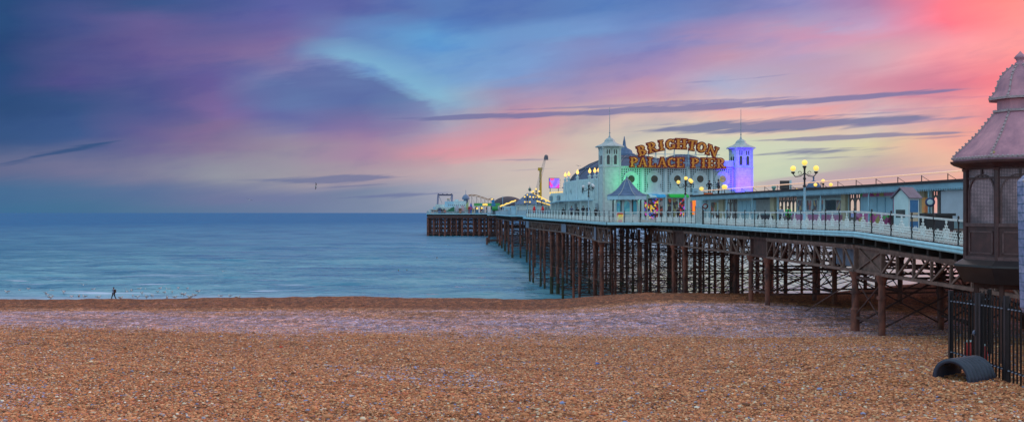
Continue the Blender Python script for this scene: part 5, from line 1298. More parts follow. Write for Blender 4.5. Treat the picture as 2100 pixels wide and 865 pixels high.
for k in range(8):
    A=corner(k,1.79); B=corner(k+1,1.79); c=(A+B)/2; d=(B-A).normalized(); nn=c.normalized(); hw=(B-A).length/2
    def q(x,z,o=0): return c+d*x+nn*o+Vector((0,0,z))
    def slab(x0,x1,z0,z1,o0,o1,mb): 
        vs=[q(x0,z0,o0),q(x1,z0,o0),q(x1,z1,o0),q(x0,z1,o0),q(x0,z0,o1),q(x1,z0,o1),q(x1,z1,o1),q(x0,z1,o1)]
        return mb.add(vs,[(0,1,2,3),(7,6,5,4),(0,4,5,1),(1,5,6,2),(2,6,7,3),(3,7,4,0)])
    zs,zl,zt_,zb=zz(463),zz(458),zz(347),zz(531)
    w=MB(); slab(-hw,hw,zb,zs,-.10,-.02,w); slab(-hw,-hw+.09,zs,zt_,-.10,-.02,w); slab(hw-.09,hw,zs,zt_,-.10,-.02,w); slab(-hw+.09,hw-.09,zz(368),zz(364),-.1,-.02,w); slab(-.035,.035,zz(364),zz(347),-.1,-.02,w); slab(-hw+.09,hw-.09,zz(349),zt_,-.1,-.021,w)
    wl=w.build('wall_panel',DK,T_)
    t=MB(); slab(-hw,hw,zz(464),zz(457),-.02,.05,t); slab(-hw,hw,zz(531),zz(524),-.02,.06,t)
    for a,b,z0,z1 in ((-hw+.16,hw-.16,zz(476),zz(473)),(-hw+.16,hw-.16,zz(519),zz(516)),(-hw+.16,-hw+.21,zz(519),zz(473)),(hw-.21,hw-.16,zz(519),zz(473))): slab(a,b,z0,z1,-.02,.01,t)
    sub(wl,t,'moulding',DK2)
    s=MB(); slab(-hw+.09,hw-.09,zz(457),zz(368),-.09,-.07,s); sc_=s.build('screen',SCR,T_)
    s=MB(); slab(-hw+.09,-.035,zz(364),zz(349),-.09,-.07,s); slab(.035,hw-.09,zz(364),zz(349),-.09,-.07,s); sub(sc_,s,'transom_pane',SCR)
    # arch
    ar=MB(); rad=hw-.13; zc=zz(395); pts=[q(rad*math.cos(PI*i/14),zc+rad*1.05*math.sin(PI*i/14),-.045) for i in range(15)]
    pts=[q(rad,zz(457),-.045)]+pts+[q(-rad,zz(457),-.045)]
    for a,b in zip(pts[:-1],pts[1:]): ar.bar(a,b,.05,.05,up=nn)
    sub(sc_,ar,'arch_frame',DK2)
    p=MB().lathe([(.075,zz(531)),(.075,zz(347))],8,(A.x,A.y,0)); p.lathe([(.10,zz(352)),(.12,zz(347))],8,(A.x,A.y,0)); p.build('corner_post',DK,T_)
    # dentil frieze
    f=MB(); n=9
    for i in range(n): x=lerp(-hw+.08,hw-.08,(i+.5)/n); slab(x-.04,x+.04,zz(346),zz(341),.0,.10,f)
    f.build('dentils',DK2,T_)
octr([(1.80,zz(529)),(2.16,zz(541)),(2.17,zz(545)),(1.86,zz(578)),(1.5,zz(579))],mat('black skirt paint',(.03,.024,.028),.35,col2=(.02,.016,.02)),'skirt')
MB().box(-.22,.16,-2.27,-2.19,zz(333),zz(333)+.02).build('lamp_bracket',DK,T_)
MB().ball((-.78,-1.9,zz(318)),.085,10,6,sz=.7).build('roof_lamp',mat('brassy lamp',(.4,.3,.12)),T_)
for k in range(0,8):
    A=corner(k,1.45); MB().bar((A.x,A.y,zz(578)),(A.x,A.y,ground(KX+A.x,KY+A.y)-E-.3),.13,.13).build('leg',BRACE,T_)
fl=MB(); 
for k in range(0,8): A=corner(k,1.45); B=corner(k+3,1.45); fl.bar((A.x,A.y,zz(584)),(B.x,B.y,zz(584)),.12,.2)
fl.build('floor_beams',BRACE,T_)
# ------------------------------------------------------------------ pale tiled booth at the right edge
t=thing('tiled_booth','pale blue glazed tile booth wall cut off by the right edge of the picture','booth',(9.6,18.5,E))
tm=bpy.data.materials.new('pale blue glazed tile'); nt,b=nodes_of(tm); n=nt.nodes; l=nt.links
tc=n.new('ShaderNodeTexCoord'); sp_=n.new('ShaderNodeSeparateXYZ'); l.new(tc.outputs['Object'],sp_.inputs[0]); cb_=n.new('ShaderNodeCombineXYZ'); l.new(sp_.outputs[0],cb_.inputs[0]); l.new(sp_.outputs[2],cb_.inputs[1])
br=n.new('ShaderNodeTexBrick'); br.inputs['Scale'].default_value=1; br.inputs['Brick Width'].default_value=.42; br.inputs['Row Height'].default_value=.165; br.inputs['Mortar Size'].default_value=.012
br.inputs['Color1'].default_value=(.24,.27,.42,1); br.inputs['Color2'].default_value=(.16,.20,.36,1); br.inputs['Mortar'].default_value=(.09,.14,.24,1); l.new(cb_.outputs[0],br.inputs['Vector']); 
no=n.new('ShaderNodeTexNoise'); no.inputs['Scale'].default_value=9; no.inputs['Detail'].default_value=4; l.new(tc.outputs['Object'],no.inputs['Vector'])
cr=n.new('ShaderNodeValToRGB'); cr.color_ramp.elements[0].color=(.7,.75,.8,1); cr.color_ramp.elements[0].position=.35; cr.color_ramp.elements[1].color=(1.5,1.35,1.4,1); cr.color_ramp.elements[1].position=.68; l.new(no.outputs['Fac'],cr.inputs[0])
mx=n.new('ShaderNodeMix'); mx.data_type='RGBA'; mx.blend_type='MULTIPLY'; mx.inputs['Factor'].default_value=1; l.new(br.outputs[0],mx.inputs['A']); l.new(cr.outputs[0],mx.inputs['B']); l.new(mx.outputs['Result'],b.inputs['Base Color']); b.inputs['Roughness'].default_value=.25
zq=lambda py:(436-py)/F*18.5; xq=lambda px:(px-1050)/F*18.5-9.6
bk=lambda l_:[(x_+.13,z_) for x_,z_ in l_]
MB().plate(bk([(xq(2090),zq(632)),(xq(2099),zq(646)),(xq(2125),zq(650)),(xq(2180),zq(650)),(xq(2180),zq(340)),(xq(2130),zq(340)),(xq(2100),zq(356)),(xq(2084),zq(371))]),0,.22).build('tiled_wall',tm,t)
MB().bar((xq(2083)+.13,-.02,zq(372)),(xq(2101)+.13,-.02,zq(357)),.03,.04).bar((xq(2101)+.13,-.02,zq(357)),(xq(2132)+.13,-.02,zq(341)),.03,.04).build('coping',mat('coping pale',(.5,.5,.58)),t)
MB().box(xq(2088)+.13,xq(2093)+.13,-.03,-.004,zq(524),zq(472)).build('metal_plate',mat('grey plate',(.25,.27,.32),.35),t)
MB().box(xq(2160),xq(2178),.0,.2,-E+ground(10,18.7)-.2,zq(650)).build('leg',BRACE,t)
# ------------------------------------------------------------------ palisade fences
def palisade(P,Q,zt0,zt1,label,n,posts):
    m=Vector(((P[0]+Q[0])/2,(P[1]+Q[1])/2,0)); t=thing('palisade_fence',label,'fence',(P[0],P[1],0),world=True)
    t.location=(P[0],P[1],0); A=Vector((*P,0)); B=Vector((*Q,0)); d=(B-A).normalized(); nn=Vector((-d.y,d.x,0))
    g=lambda p: ground(p.x,p.y)
    for i in range(n):
        s=(i+.5)/n; p=A.lerp(B,s); zt=lerp(zt0,zt1,s); zb=g(p)-.1; w=.035; lean=random.uniform(-.01,.01)
        mb=MB(); x0=p-d*w; x1=p+d*w; c=p-nn*.03
        T0=Vector((0,0,zt-.16)); 
        vs=[x0+Vector((0,0,zb)),c+Vector((0,0,zb)),x1+Vector((0,0,zb)),x0+T0,c+T0,x1+T0]
        mb.add(vs,[(0,1,4,3),(1,2,5,4),(4,1,0,3),(5,2,1,4)]); 
        for e,s_ in ((-.05,-1),(0,0),(.05,1)): mb.bar(p+T0+d*(w*.6*s_),p+T0+d*(.045*s_)+nn*(.02+abs(s_)*.03)+Vector((0,0,.16 if s_==0 else .12)),.022,.012)
        mb.bar(p+Vector((0,0,zb)),p+T0,.05,.012)
        mb.build('pale',BLACK,t)
    for fz in (.13,.86):
        mb=MB(); a=A.copy(); b=B.copy(); a.z=lerp(g(A),zt0,fz); b.z=lerp(g(B),zt1,fz); mb.bar(a+nn*.04,b+nn*.04,.05,.05); bo=mb
        for i in range(n): p=a.lerp(b,(i+.5)/n); bo.tube(p-nn*.06,p+nn*.03,.024,.024,6,mi=1)
        mb.build('rail',[BLACK,mat('galvanised bolts',(.25,.30,.42),.4,.3)],t)
    for s in posts: 
        p=A.lerp(B,s); zt=lerp(zt0,zt1,s); MB().bar((p.x,p.y,g(p)-.3),(p.x,p.y,zt+.04),.13,.13,up=(d.x,d.y,0)).build('post',BLACK,t)
    return t
zf=lambda py,Y:E+(436-py)/F*Y
palisade((X_at(1950,33.2),33.2),(X_at(2005,31.0),31.0),zf(597,33.2),zf(603,31.0),'shorter black palisade fence panel with a lock beside the ribbed plastic pipe',8,(0,1))
palisade((X_at(2013,30.6),30.6),(X_at(2175,25.2),25.2),zf(603,30.6),zf(622,25.2),'longer black spiked palisade fence below the dark turret',21,(0,.36,.75,1))
palisade((X_at(1985,34.2),34.2),(X_at(2030,36.5),36.5),zf(598,34.2),zf(594,36.5),'short black fence return behind the panel with the lock',6,(1,))
t=thing('gate_lock','round galvanised lock on the black palisade fence','lock',(X_at(1998,31.2),31.15,zf(682,31.15))); MB().tube((0,-.10,0),(0,-.02,0),.10,.10,12).build('lock_case',mat('galvanised lock',(.22,.25,.36),.4,.3),t); MB().bar((-.14,-.12,0),(.14,-.12,.03),.03,.03).build('handle',mat('galvanised lock',(0,0,0)),t)
for px,py,lb in ((1982,713,'leftmost of three red bottles lying against the fence'),(1990,711,'middle one of three red bottles against the fence'),(2021,703,'red bottle standing behind the longer fence')):
    Y=33.0 if px<2000 else 31.8; x=X_at(px,Y); g=ground(x,Y); t=thing('bottle',lb,'bottle',(x,Y,g),group='red bottles by the fence'); MB().lathe([(.07,0),(.075,.03),(.075,.45),(.03,.6),(.03,.66)],8).build('bottle_body',mat('red plastic',(.45,.03,.03),.35),t); MB().lathe([(.036,.66),(.036,.72)],8).build('cap',WHITE,t)
# ------------------------------------------------------------------ ribbed half pipe
ph=math.radians(57); ax=Vector((math.sin(ph),math.cos(ph),0)); pr_=Vector((math.cos(ph),-math.sin(ph),0))
c0=Vector((X_at(1951,29.0),29.0,0)); D=.62; Lp=1.28; gz=min(ground(*(c0.xy)),ground(*((c0+ax*Lp).xy)))-.03
t=thing('ribbed_pipe','half buried black ribbed plastic pipe lying on the shingle in front of the fence','pipe',(c0.x,c0.y,gz),0)
mb=MB(); n=120; K_=22; prof=[]
for i in range(n+1):
    s=i/n*Lp; rib=.5+.5*math.cos(2*PI*s/.183); prof.append((s,D-.095*(1-rib)**1.3))
vs=[]
for s,r in prof:
    for k in range(K_+1): a=-.12+(PI+.24)*k/K_; vs.append(ax*s+pr_*(r*math.cos(a))+Vector((0,0,r*1.0*math.sin(a)+.02)))
m_=K_+1
for s,r in prof:
    for k in range(K_+1): a=-.12+(PI+.24)*k/K_; r2=D-.125; vs.append(ax*s+pr_*(r2*math.cos(a))+Vector((0,0,r2*math.sin(a)+.02)))
N_=(n+1)*m_; fs=[]
for i in range(n):
    for k in range(K_):
        a=i*m_+k; fs.append((a,a+1,a+m_+1,a+m_)); fs.append((N_+a,N_+a+m_,N_+a+m_+1,N_+a+1))
for i in (0,n):
    for k in range(K_): a=i*m_+k; fs.append((a,a+1,N_+a+1,N_+a) if i else (a+1,a,N_+a,N_+a+1))
mb.add(vs,fs,0,True); mb.build('pipe_shell',mat('black ribbed plastic',(.055,.068,.11),.22,col2=(.035,.042,.07),scale=2),t)
# ------------------------------------------------------------------ people
def skin_mesh(name, verts, edges, radii, m, parent, root=0, lv=2, flat=None):
    me=bpy.data.meshes.new(name); me.from_pydata(verts,edges,[]); me.materials.append(m)
    o=bpy.data.objects.new(name,me); C.objects.link(o); md=o.modifiers.new('skin','SKIN'); md.use_smooth_shade=True
    sv=me.skin_vertices[0].data
    for i,r in enumerate(radii): sv[i].radius=(r if isinstance(r,tuple) else (r,r)); sv[i].use_root=(i==root)
    s=o.modifiers.new('sub','SUBSURF'); s.levels=lv; s.render_levels=lv
    o.parent=parent; return o
SKIN=mat('skin',(.38,.20,.14),.5); HAIR=mat('dark hair',(.03,.02,.015),.6)
CL={}
def cloth(c): 
    k='cloth %.2f %.2f %.2f'%c
    return mat(k,c,.8,scale=8)
def person(loc, rz, label, top, trousers, h=1.74, pose='stand', hair=HAIR, hat=False, bag=None, group=None):
    t=thing('person',label,'person',loc,rz,group); t.scale=(h/1.75,)*3
    st={'stand':0,'walk':.30,'rail':.03,'hips':0}[pose]
    # the figure faces -y
    hipL=(.095,0,.93); hipR=(-.095,0,.93); kL=(.10,-.02-st*.55,.50); kR=(-.10,-.02+st*.45,.50); aL=(.10,.02-st*.95,.09); aR=(-.10,.03+st*1.15,.10+(.04 if st>.1 else 0)); tL=(.11,-.15-st*.95,.03); tR=(-.11,-.14+st*1.1,.03)
    shL=(.19,0,1.42); shR=(-.19,0,1.42)
    if pose=='walk': eL=(.24,.14,1.16); wL=(.23,.10,.92); eR=(-.24,-.12,1.16); wR=(-.23,-.26,.95)
    elif pose=='rail': eL=(.27,-.10,1.18); wL=(.20,-.34,1.14); eR=(-.27,-.10,1.18); wR=(-.20,-.34,1.14)
    elif pose=='hips': eL=(.36,.08,1.2); wL=(.19,-.04,1.0); eR=(-.36,.08,1.2); wR=(-.19,-.04,1.0)
    else: eL=(.25,.03,1.16); wL=(.24,-.06,.92); eR=(-.25,.03,1.16); wR=(-.24,-.06,.92)
    def ext(e,w,l): v=(Vector(w)-Vector(e)).normalized(); return tuple(Vector(w)+v*l)
    V=[(0,0,.96),(0,.01,1.12),(0,0,1.32),(0,0,1.46),(0,-.01,1.55),(0,-.02,1.64),(0,-.005,1.71),hipL,kL,aL,tL,hipR,kR,aR,tR,shL,eL,wL,ext(eL,wL,.08),shR,eR,wR,ext(eR,wR,.08),(0,-.095,1.635)]
    Eg=[(0,1),(1,2),(2,3),(3,4),(4,5),(5,6),(0,7),(7,8),(8,9),(9,10),(0,11),(11,12),(12,13),(13,14),(2,15),(15,16),(16,17),(17,18),(2,19),(19,20),(20,21),(21,22),(5,23)]
    R_=[(.13,.10),(.12,.09),(.14,.10),.055,.05,(.085,.10),(.07,.085),.085,.056,.036,.03,.085,.056,.036,.03,.06,.042,.028,(.036,.018),.06,.042,.028,(.036,.018),.018]
    skin_mesh('body',V,Eg,R_,SKIN,t)
    g=1.22
    skin_mesh('jacket',[V[i] for i in (0,1,2,3,15,16,17,19,20,21)]+[(0,0,.84)],[(0,1),(1,2),(2,3),(2,4),(4,5),(5,6),(2,7),(7,8),(8,9),(0,10)],[(.165,.125),(.15,.115),(.175,.13),.07,.08,.06,.045,.08,.06,.045,(.17,.13)],cloth(top),t)
    skin_mesh('trousers',[V[i] for i in (0,7,8,9,11,12,13)],[(0,1),(1,2),(2,3),(0,4),(4,5),(5,6)],[(.15,.115),.10,.075,.055,.10,.075,.055],cloth(trousers),t)
    sh=MB()
    for a,b in ((aL,tL),(aR,tR)): sh.bar((a[0],a[1]+.05,.04),(b[0],b[1]-.03,.035),.09,.07)
    sh.build('shoes',BLACK,t)
    hm=MB()
    hm.lathe([(.001,.115),(.06,.10),(.092,.05),(.10,0),(.085,-.05)],10,(0,.012,1.665),0,sx=.92,sy=1.08); hm.build('hair',hair,t)
    fc=MB()
    for s_ in (-.034,.034): fc.ball((s_,-.098,1.655),.011,6,4)
    fc.build('eyes',BLACK,t); er=MB()
    for s_ in (-.088,.088): er.ball((s_,-.01,1.64),.026,6,4)
    er.build('ears',SKIN,t)
    fg=MB()
    for e,w in ((eL,wL),(eR,wR)):
        v=(Vector(w)-Vector(e)).normalized(); b=Vector(w)+v*.11
        for i,l in enumerate((.06,.075,.08,.07,.055)):
            s0=b+Vector(((i-2)*.015,(i-2)*.004,0)); 
            if i==0: s0=Vector(w)+v*.05+Vector((-.03,0,0))
            fg.tube(s0,s0+v*l*.55,.009,.008,5); fg.tube(s0+v*l*.55,s0+v*l+Vector((0,-.015,0)),.008,.006,5)
    fg.build('fingers',SKIN,t)
    if hat:
        MB().lathe([(.17,0),(.17,.015),(.10,.02),(.10,.10),(.08,.12),(.001,.125)],12,(0,0,1.72)).build('hat',BLACK,t)
    if bag:
        b=MB(); b.box(-.15,.15,.12,.28,1.02,1.45); b.build('backpack',cloth(bag),t)
    return t
yb=133.5; xb=X_at(233,yb)
person((xb,yb,ground(xb,yb)+.0),-PI/2-.25,'person with a dark backpack walking along the water edge',(.20,.24,.40),(.02,.018,.03),1.8,'walk',bag=(.05,.03,.02))
for px,c,h,lb in ((1172,(.10,.13,.22),1.74,'tall person in a blue grey coat, leftmost of the four at the railing'),(1184.5,(.03,.03,.035),1.55,'shortest of the four people at the railing, in dark clothes'),(1196,(.015,.015,.03),1.76,'person in a near black jacket, third from the left at the railing'),(1206,(.02,.012,.02),1.80,'person in a black hooded top, rightmost of the four at the railing')):
    Y=141; x=X_at(px,Y); person((x,Y,dz(Y)+.22),-.05 if px<1200 else .1,lb,c,(.02,.02,.03),h,'rail',group='people standing at the railing beside the arcade')
for px,lb,pose,c in ((1455,'man in dark coat and hat, hands on hips, on the shelter roof','hips',(.02,.02,.035)),(1473.5,'second man in a long navy coat on the roof beside the yellow window','stand',(.03,.045,.10))):
    x,y,z=on_roof(px,4.2); person((x,y,z),0 if pose=='hips' else .9,lb,c,(.015,.015,.02),1.95,pose,hat=True,group='two dark figures standing on the shelter roof')
for px,Y,lb,c in ((1545.5,112,'person with brown hair standing by the shutters under the canopy',(.12,.10,.12)),(1602,88,'person in pale blue below the arched screens',(.3,.4,.55)),(1617,86,'person in a bright green top below the arched screens',(.05,.6,.15)),(1391,136.5,'person in a dark top in the doorway under the green awning',(.03,.02,.04)),(1222,140.5,'dark dressed person beside the foot of the left tower',(.02,.02,.03)),(1155,160,'person in dark clothes by the side wall behind the railing people',(.05,.04,.05))):
    x=X_at(px,Y); person((x,Y,dz(Y)),.2,lb,c,(.03,.03,.04),1.72,'stand')
for px,py,c,lb in ((577,713,(.7,.03,.02),'tiny red scrap of litter on the middle of the shingle'),(1226,747,(.05,.2,.7),'tiny blue scrap of litter on the shingle, left of the pipe'),(722,815,(.55,.55,.6),'crumpled white paper scrap on the near shingle')):
    Y=40.
    for _ in range(30): Y=drop(X_at(px,Y),Y)*F/(py-436)
    x=X_at(px,float(Y)); t=thing('litter_scrap',lb,'litter',(x,float(Y),ground(x,Y)+.03),.5)
    MB().add([(-.09,-.05,0),(.08,-.06,.03),(.10,.05,.0),(-.07,.06,.05),(-.09,-.05,.02),(.08,-.06,.05),(.10,.05,.02),(-.07,.06,.07)],MB.BF).build('scrap',mat('litter %d'%px,c),t)
# swimmers
for px,py,c,lb in ((817,556,(0,.45,.2),'swimmer with a bright green cap in the sea'),(834.5,556.5,(.05,.25,.2),'swimmer with a dark green cap just right of the other swimmer')):
    Y=12.5*F/(556.5-436); x=X_at(px,Y); t=thing('swimmer',lb,'person',(x,Y,0),group='two swimmers in the sea')
    V=[(0,.1,-.5),(0,.05,-.15),(0,0,.10),(0,0,.25),(0,0,.40),(.24,0,.02),(.42,-.25,.0),(-.24,0,.02),(-.42,-.25,0)]
    skin_mesh('body',V,[(0,1),(1,2),(2,3),(3,4),(1,5),(5,6),(1,7),(7,8)],[(.15,.11),(.17,.12),.07,.10,.08,.06,.04,.06,.04],mat('reddened skin',(.50,.10,.06),.5),t)
    MB().lathe([(.12,0),(.12,.05),(.09,.13),(.001,.17)],12,(0,0,.33)).build('swim_cap',mat('cap %s'%px,c),t)
# ------------------------------------------------------------------ gulls
GW=mat('gull white',(.62,.62,.66),.7); GG=mat('gull grey',(.16,.13,.14),.7)
def gull_stand():
    m=MB(); m.lathe([(.001,-.24),(.045,-.16),(.085,-.02),(.085,.08),(.05,.17),(.001,.2)],8); 
    v=[(x,-z,y*1.0+.22+.35*max(-z,0)) for x,y,z in m.v]; m.v=[(a,b,c) for a,b,c in v]
    m.ball((0,-.19,.34),.05,8,6); m.tube((0,-.23,.34),(0,-.30,.325),.015,.004,6,1)
    m.tube((0,-.13,.26),(0,-.18,.33),.05,.04,8)
    m.tube((.03,0,0),(.03,0,.16),.008,.008,5,1); m.tube((-.03,0,0),(-.03,0,.16),.008,.008,5,1)
    m.box(-.082,.082,-.02,.22,.255,.30,1)
    return m.mesh('seagull',[GW,GG])
def gull_fly():
    m=MB(); m.lathe([(.001,-.26),(.05,-.15),(.075,0),(.05,.15),(.001,.28)],8); m.v=[(x,-z,y) for x,y,z in m.v]
    for s in (-1,1):
        P=[(.04*s,-.08,.02),(.32*s,-.14,.16),(.62*s,.02,.10),(.60*s,.08,.10),(.30*s,.02,.155),(.04*s,.10,.02)]
        n=len(P); m.add(P+[(x,y,z-.015) for x,y,z in P],[(0,1,4,5),(1,2,3,4),(n+5,n+4,n+1,n),(n+4,n+3,n+2,n+1)]+[(i,n+i,n+(i+1)%n,(i+1)%n) for i in range(n)],1)
    m.ball((0,-.24,.02),.045,8,5)
    return m.mesh('seagull',[GW,GG])
gs=gull_stand(); gf=gull_fly()
r2=random.Random(5)
def gull(me,px,Y,z,rz,label,group,sc=1.5,rx=0,ry=0):
    o=bpy.data.objects.new('seagull',me); C.objects.link(o); o.location=(X_at(px,Y),Y,z); o.rotation_euler=(rx,ry,rz); o.scale=(sc,)*3; tag(o,label,'seagull',group)
gpx=[14,38,58,95,104,108,132,148,160,172,192,203,246,254,262,268,272,280,284,290,297,301,309,315,321,328,336,341,346,352,357,364,371,378,384,391,398,405,452,470,487]
for i,px in enumerate(gpx):
    Y=r2.uniform(136,158); z=max(ground(X_at(px,Y),Y),-.02)
    gull(gs,px+r2.uniform(-2,2),Y,z,r2.uniform(0,6.28),'pale seagull standing in the shallows near the walker','flock of gulls at the water edge',r2.uniform(1.3,1.8))
for px,py,Y,rz,rx,ry,lb in ((511,410,170,.6,.1,.35,'dark gull gliding low over the horizon, left one of the pair'),(647.5,382,160,2.0,.2,1.25,'gull banking steeply in the sky, right one of the pair'),(1186,340.5,200,.4,0,.1,'gull flying in the sky right of the crane'),(918,502,260,.5,.1,.3,'gull flying low over the water below the pier head'),(896,529,250,1.5,.1,.3,'gull flying low over the water, lower and left of its neighbour'),(910,536,250,.2,0,.1,'gull skimming the waves below the pier head'),(98,603.5,140,.3,.2,.4,'large pale gull flapping over the shallows at far left'),(171,584,150,.3,0,.2,'gull flying above the waves left of the walker'),(457,556,190,.2,0,.2,'lone gull flying over the waves right of the flock')):
    gull(gf,px,Y,E+(436-py)/F*Y,rz,lb,'gulls flying over the sea',1.0 if py<420 else 1.3,rx,ry)
# ------------------------------------------------------------------ video screen, crane ride, globe, parasols
t=thing('video_screen','lit pink and violet video screen on the arcade roof','screen',(X_at(1137,177),177,E+(436-385.5)/F*177),.35)
sc_=F/177
MB().box(-.95,.95,-.08,.08,0,1.75).build('display',SCREENM,t); MB().box(-1.02,1.02,.085,.2,-.05,1.82).build('casing',BLACK,t)
mb=MB(); 
for z_ in (.2,.6,1.0,1.4,1.7): mb.bar((.9,.2,z_),(1.9,1.6,z_-.15),.05,.05)
for x_ in (-.8,.8): mb.bar((x_,.1,-1),(x_,.1,1.5),.09,.09)
mb.build('support_frame',BLACK,t)
cx_,cy_=X_at(1108.5,300),300.; S3=300/F
t=thing('crane_ride','tall ride with a yellow mast and a long pale lattice arm','fairground ride',(cx_,cy_,dz(300)),0)
zq=lambda py:(436-py)*S3+E-dz(300)
MB().tube((0,0,0),(0,0,zq(346)),.42,.36,12).build('mast',YEL,t); MB().box(-.8,.5,-.5,.5,zq(350),zq(344)).build('pivot_head',YEL,t)
a=MB(); A=Vector((-9*S3,-.8,zq(394))); B=Vector((9.5*S3,-.8,zq(325))); n=16; pv=None
for i in range(n+1):
    p=A.lerp(B,i/n); w_=.22+.22*math.sin(PI*i/n); q_=[p+Vector((-w_,0,w_*.25)),p+Vector((w_,0,-w_*.25)),p+Vector((0,w_,0))]
    if pv:
        for j in range(3): a.bar(pv[j],q_[j],.07,.07); a.bar(pv[j],q_[(j+1)%3],.04,.04)
    pv=q_
a.build('arm',mat('pale grey arm',(.42,.42,.44)),t); MB().ball(tuple(B+Vector((.3,0,.5))),.62,8,6).box(B.x-.4,B.x+.9,B.y-.5,B.y+.5,B.z-.5,B.z+.3).build('gondola',mat('grey gondola',(.16,.15,.18)),t)
Y=205; t=thing('globe_ornament','grey green globe on a thin pole above the slate roofed pavilion','ornament',(X_at(1086.5,Y),Y,dz(Y)))
zg=(436-388.5)/F*Y+E-dz(Y); MB().tube((0,0,0),(0,0,zg),.05,.04,6).build('pole',WHITE,t); MB().ball((0,0,zg),.33,12,8,sz=1.15).build('globe',mat('grey green globe',(.12,.20,.18),.3),t); MB().tube((0,0,zg+.35),(0,0,zg+.85),.07,.02,6).build('spike',GREYB,t)
for px,lb in ((1095.5,'red folded parasol behind the far corner railing, left one'),(1113,'red folded parasol behind the far corner railing, right one')):
    Y=173; t=thing('folded_parasol',lb,'parasol',(X_at(px,Y),Y,dz(Y)),group='red folded parasols'); MB().tube((0,0,0),(0,0,1.1),.04,.04,6).build('pole',BLACK,t); MB().lathe([(.12,.9),(.28,1.1),(.26,1.5),(.12,1.95),(.03,2.05)],10).build('canopy',mat('red canvas',(.6,.02,.03),emit=(1,.02,.02),es=.08),t)
# ------------------------------------------------------------------ slate roofed pavilion and neighbours
def z_at(py,Y): return E+(436-py)/F*Y
def blk(mb,pa,pb,pyt,pyb,Y,dep): mb.box(X_at(pa,Y),X_at(pb,Y),Y,Y+dep,z_at(pyb,Y),z_at(pyt,Y)); return mb
Y=270; t=thing('slate_pavilion','white walled pavilion with a pyramid slate roof and strings of yellow lights','building',(X_at(1085,Y),Y,dz(Y)),world=True)
m=blk(MB(),1058.5,1128,418,442,Y,14).build('walls',BOARD,t)
sub(m,blk(MB(),1062,1063,424,438,Y-.1,.05),'downpipe',GREYB)
blk(MB(),1047,1058,422,442,Y+.3,8).build('side_wing',PALEB,t)
x0,x1=X_at(1055,Y),X_at(1132,Y); ap=(X_at(1086,Y),Y+7,z_at(396,Y+7)); z=z_at(418.5,Y)
rf=MB().add([(x0,Y-.8,z),(x1,Y-.8,z),(x1,Y+15,z),(x0,Y+15,z),(ap[0]-.6,ap[1],ap[2]),(ap[0]+.6,ap[1],ap[2])],[(0,1,5,4),(1,2,5),(2,3,4,5),(3,0,4),(3,2,1,0)]).build('roof',SLATE,t)
ls=MB()
for p,q_,n in (((x1,Y-.8,z+.3),(ap[0]+.6,ap[1]-.5,ap[2]+.3),22),((X_at(1100,Y),Y-.9,z+.9),(X_at(1127,Y),Y-.9,z-.2),14)):
    for i in range(n): v=Vector(p).lerp(Vector(q_),i/(n-1)); ls.ball(tuple(v),.16,6,4)
sub(rf,ls,'light_string',LAMPY)
for px in (1120,1126): blk(MB(),px-3,px+2,424,436,Y-.15,.1).build('window',GLASSB,t)
Y=268; t=thing('small_booth','low pale booth left of the slate roofed pavilion','booth',(X_at(1038,340),340,dz(340)),world=True)
blk(MB(),1033,1046,425,441,340,4).build('walls',PALEB,t); blk(MB(),1032,1047,423,425.2,339.8,5).build('roof',WHITE,t); blk(MB(),1037,1042,429,440,339.9,.1).build('door',GREYB,t)
# big dark dome
Y=425; t=thing('dome_hall','large low dark purple dome standing on the far part of the pier','building',(X_at(1040,Y),Y,dz(Y)),world=True)
cx_=X_at(1042,Y); R_=(1078-1004)/2/F*Y
do=MB().lathe([(R_*math.cos(a)*(1 if a<1.2 else 1),(z_at(402,Y)-z_at(430,Y))*math.sin(a)**.9) for a in [PI/2*i/10*.999 for i in range(11)]],28,(cx_,Y+R_,z_at(430,Y)),0,smooth=False,sx=1,sy=1).build('dome',mat('dark purple roofing',(.055,.05,.075),.6),t)
MB().lathe([(R_,0),(R_,z_at(430,Y)-dz(Y)+.3)],28,(cx_,Y+R_,dz(Y)-.3),0,smooth=False).build('base_wall',GREYB,t)
MB().tube((X_at(1031,Y),Y-2,dz(Y)),(X_at(1031,Y),Y-2,z_at(403,Y)),.12,.1,6).build('pole',PALEB,t)
Y=400; t=thing('light_canopy','sloping canopy edge outlined with thick yellow lights before the dark dome','canopy',(X_at(1040,Y),Y,dz(Y)),world=True)
ls=MB(); p=Vector((X_at(1026,Y),Y,z_at(423,Y))); q_=Vector((X_at(1057,Y),Y,z_at(411,Y)))
for i in range(22): ls.ball(tuple(p.lerp(q_,i/21)+Vector((0,0,.12*math.sin(i*.9)))),.30,6,4)
ls.build('light_string',LAMPY,t); MB().bar(p-Vector((0,0,.35)),q_-Vector((0,0,.35)),.3,.25).bar((p.x,Y+.3,dz(Y)),(p.x,Y+.3,p.z),.15,.15).bar((q_.x,Y+.3,dz(Y)),(q_.x,Y+.3,q_.z),.15,.15).build('frame',WHITE,t)
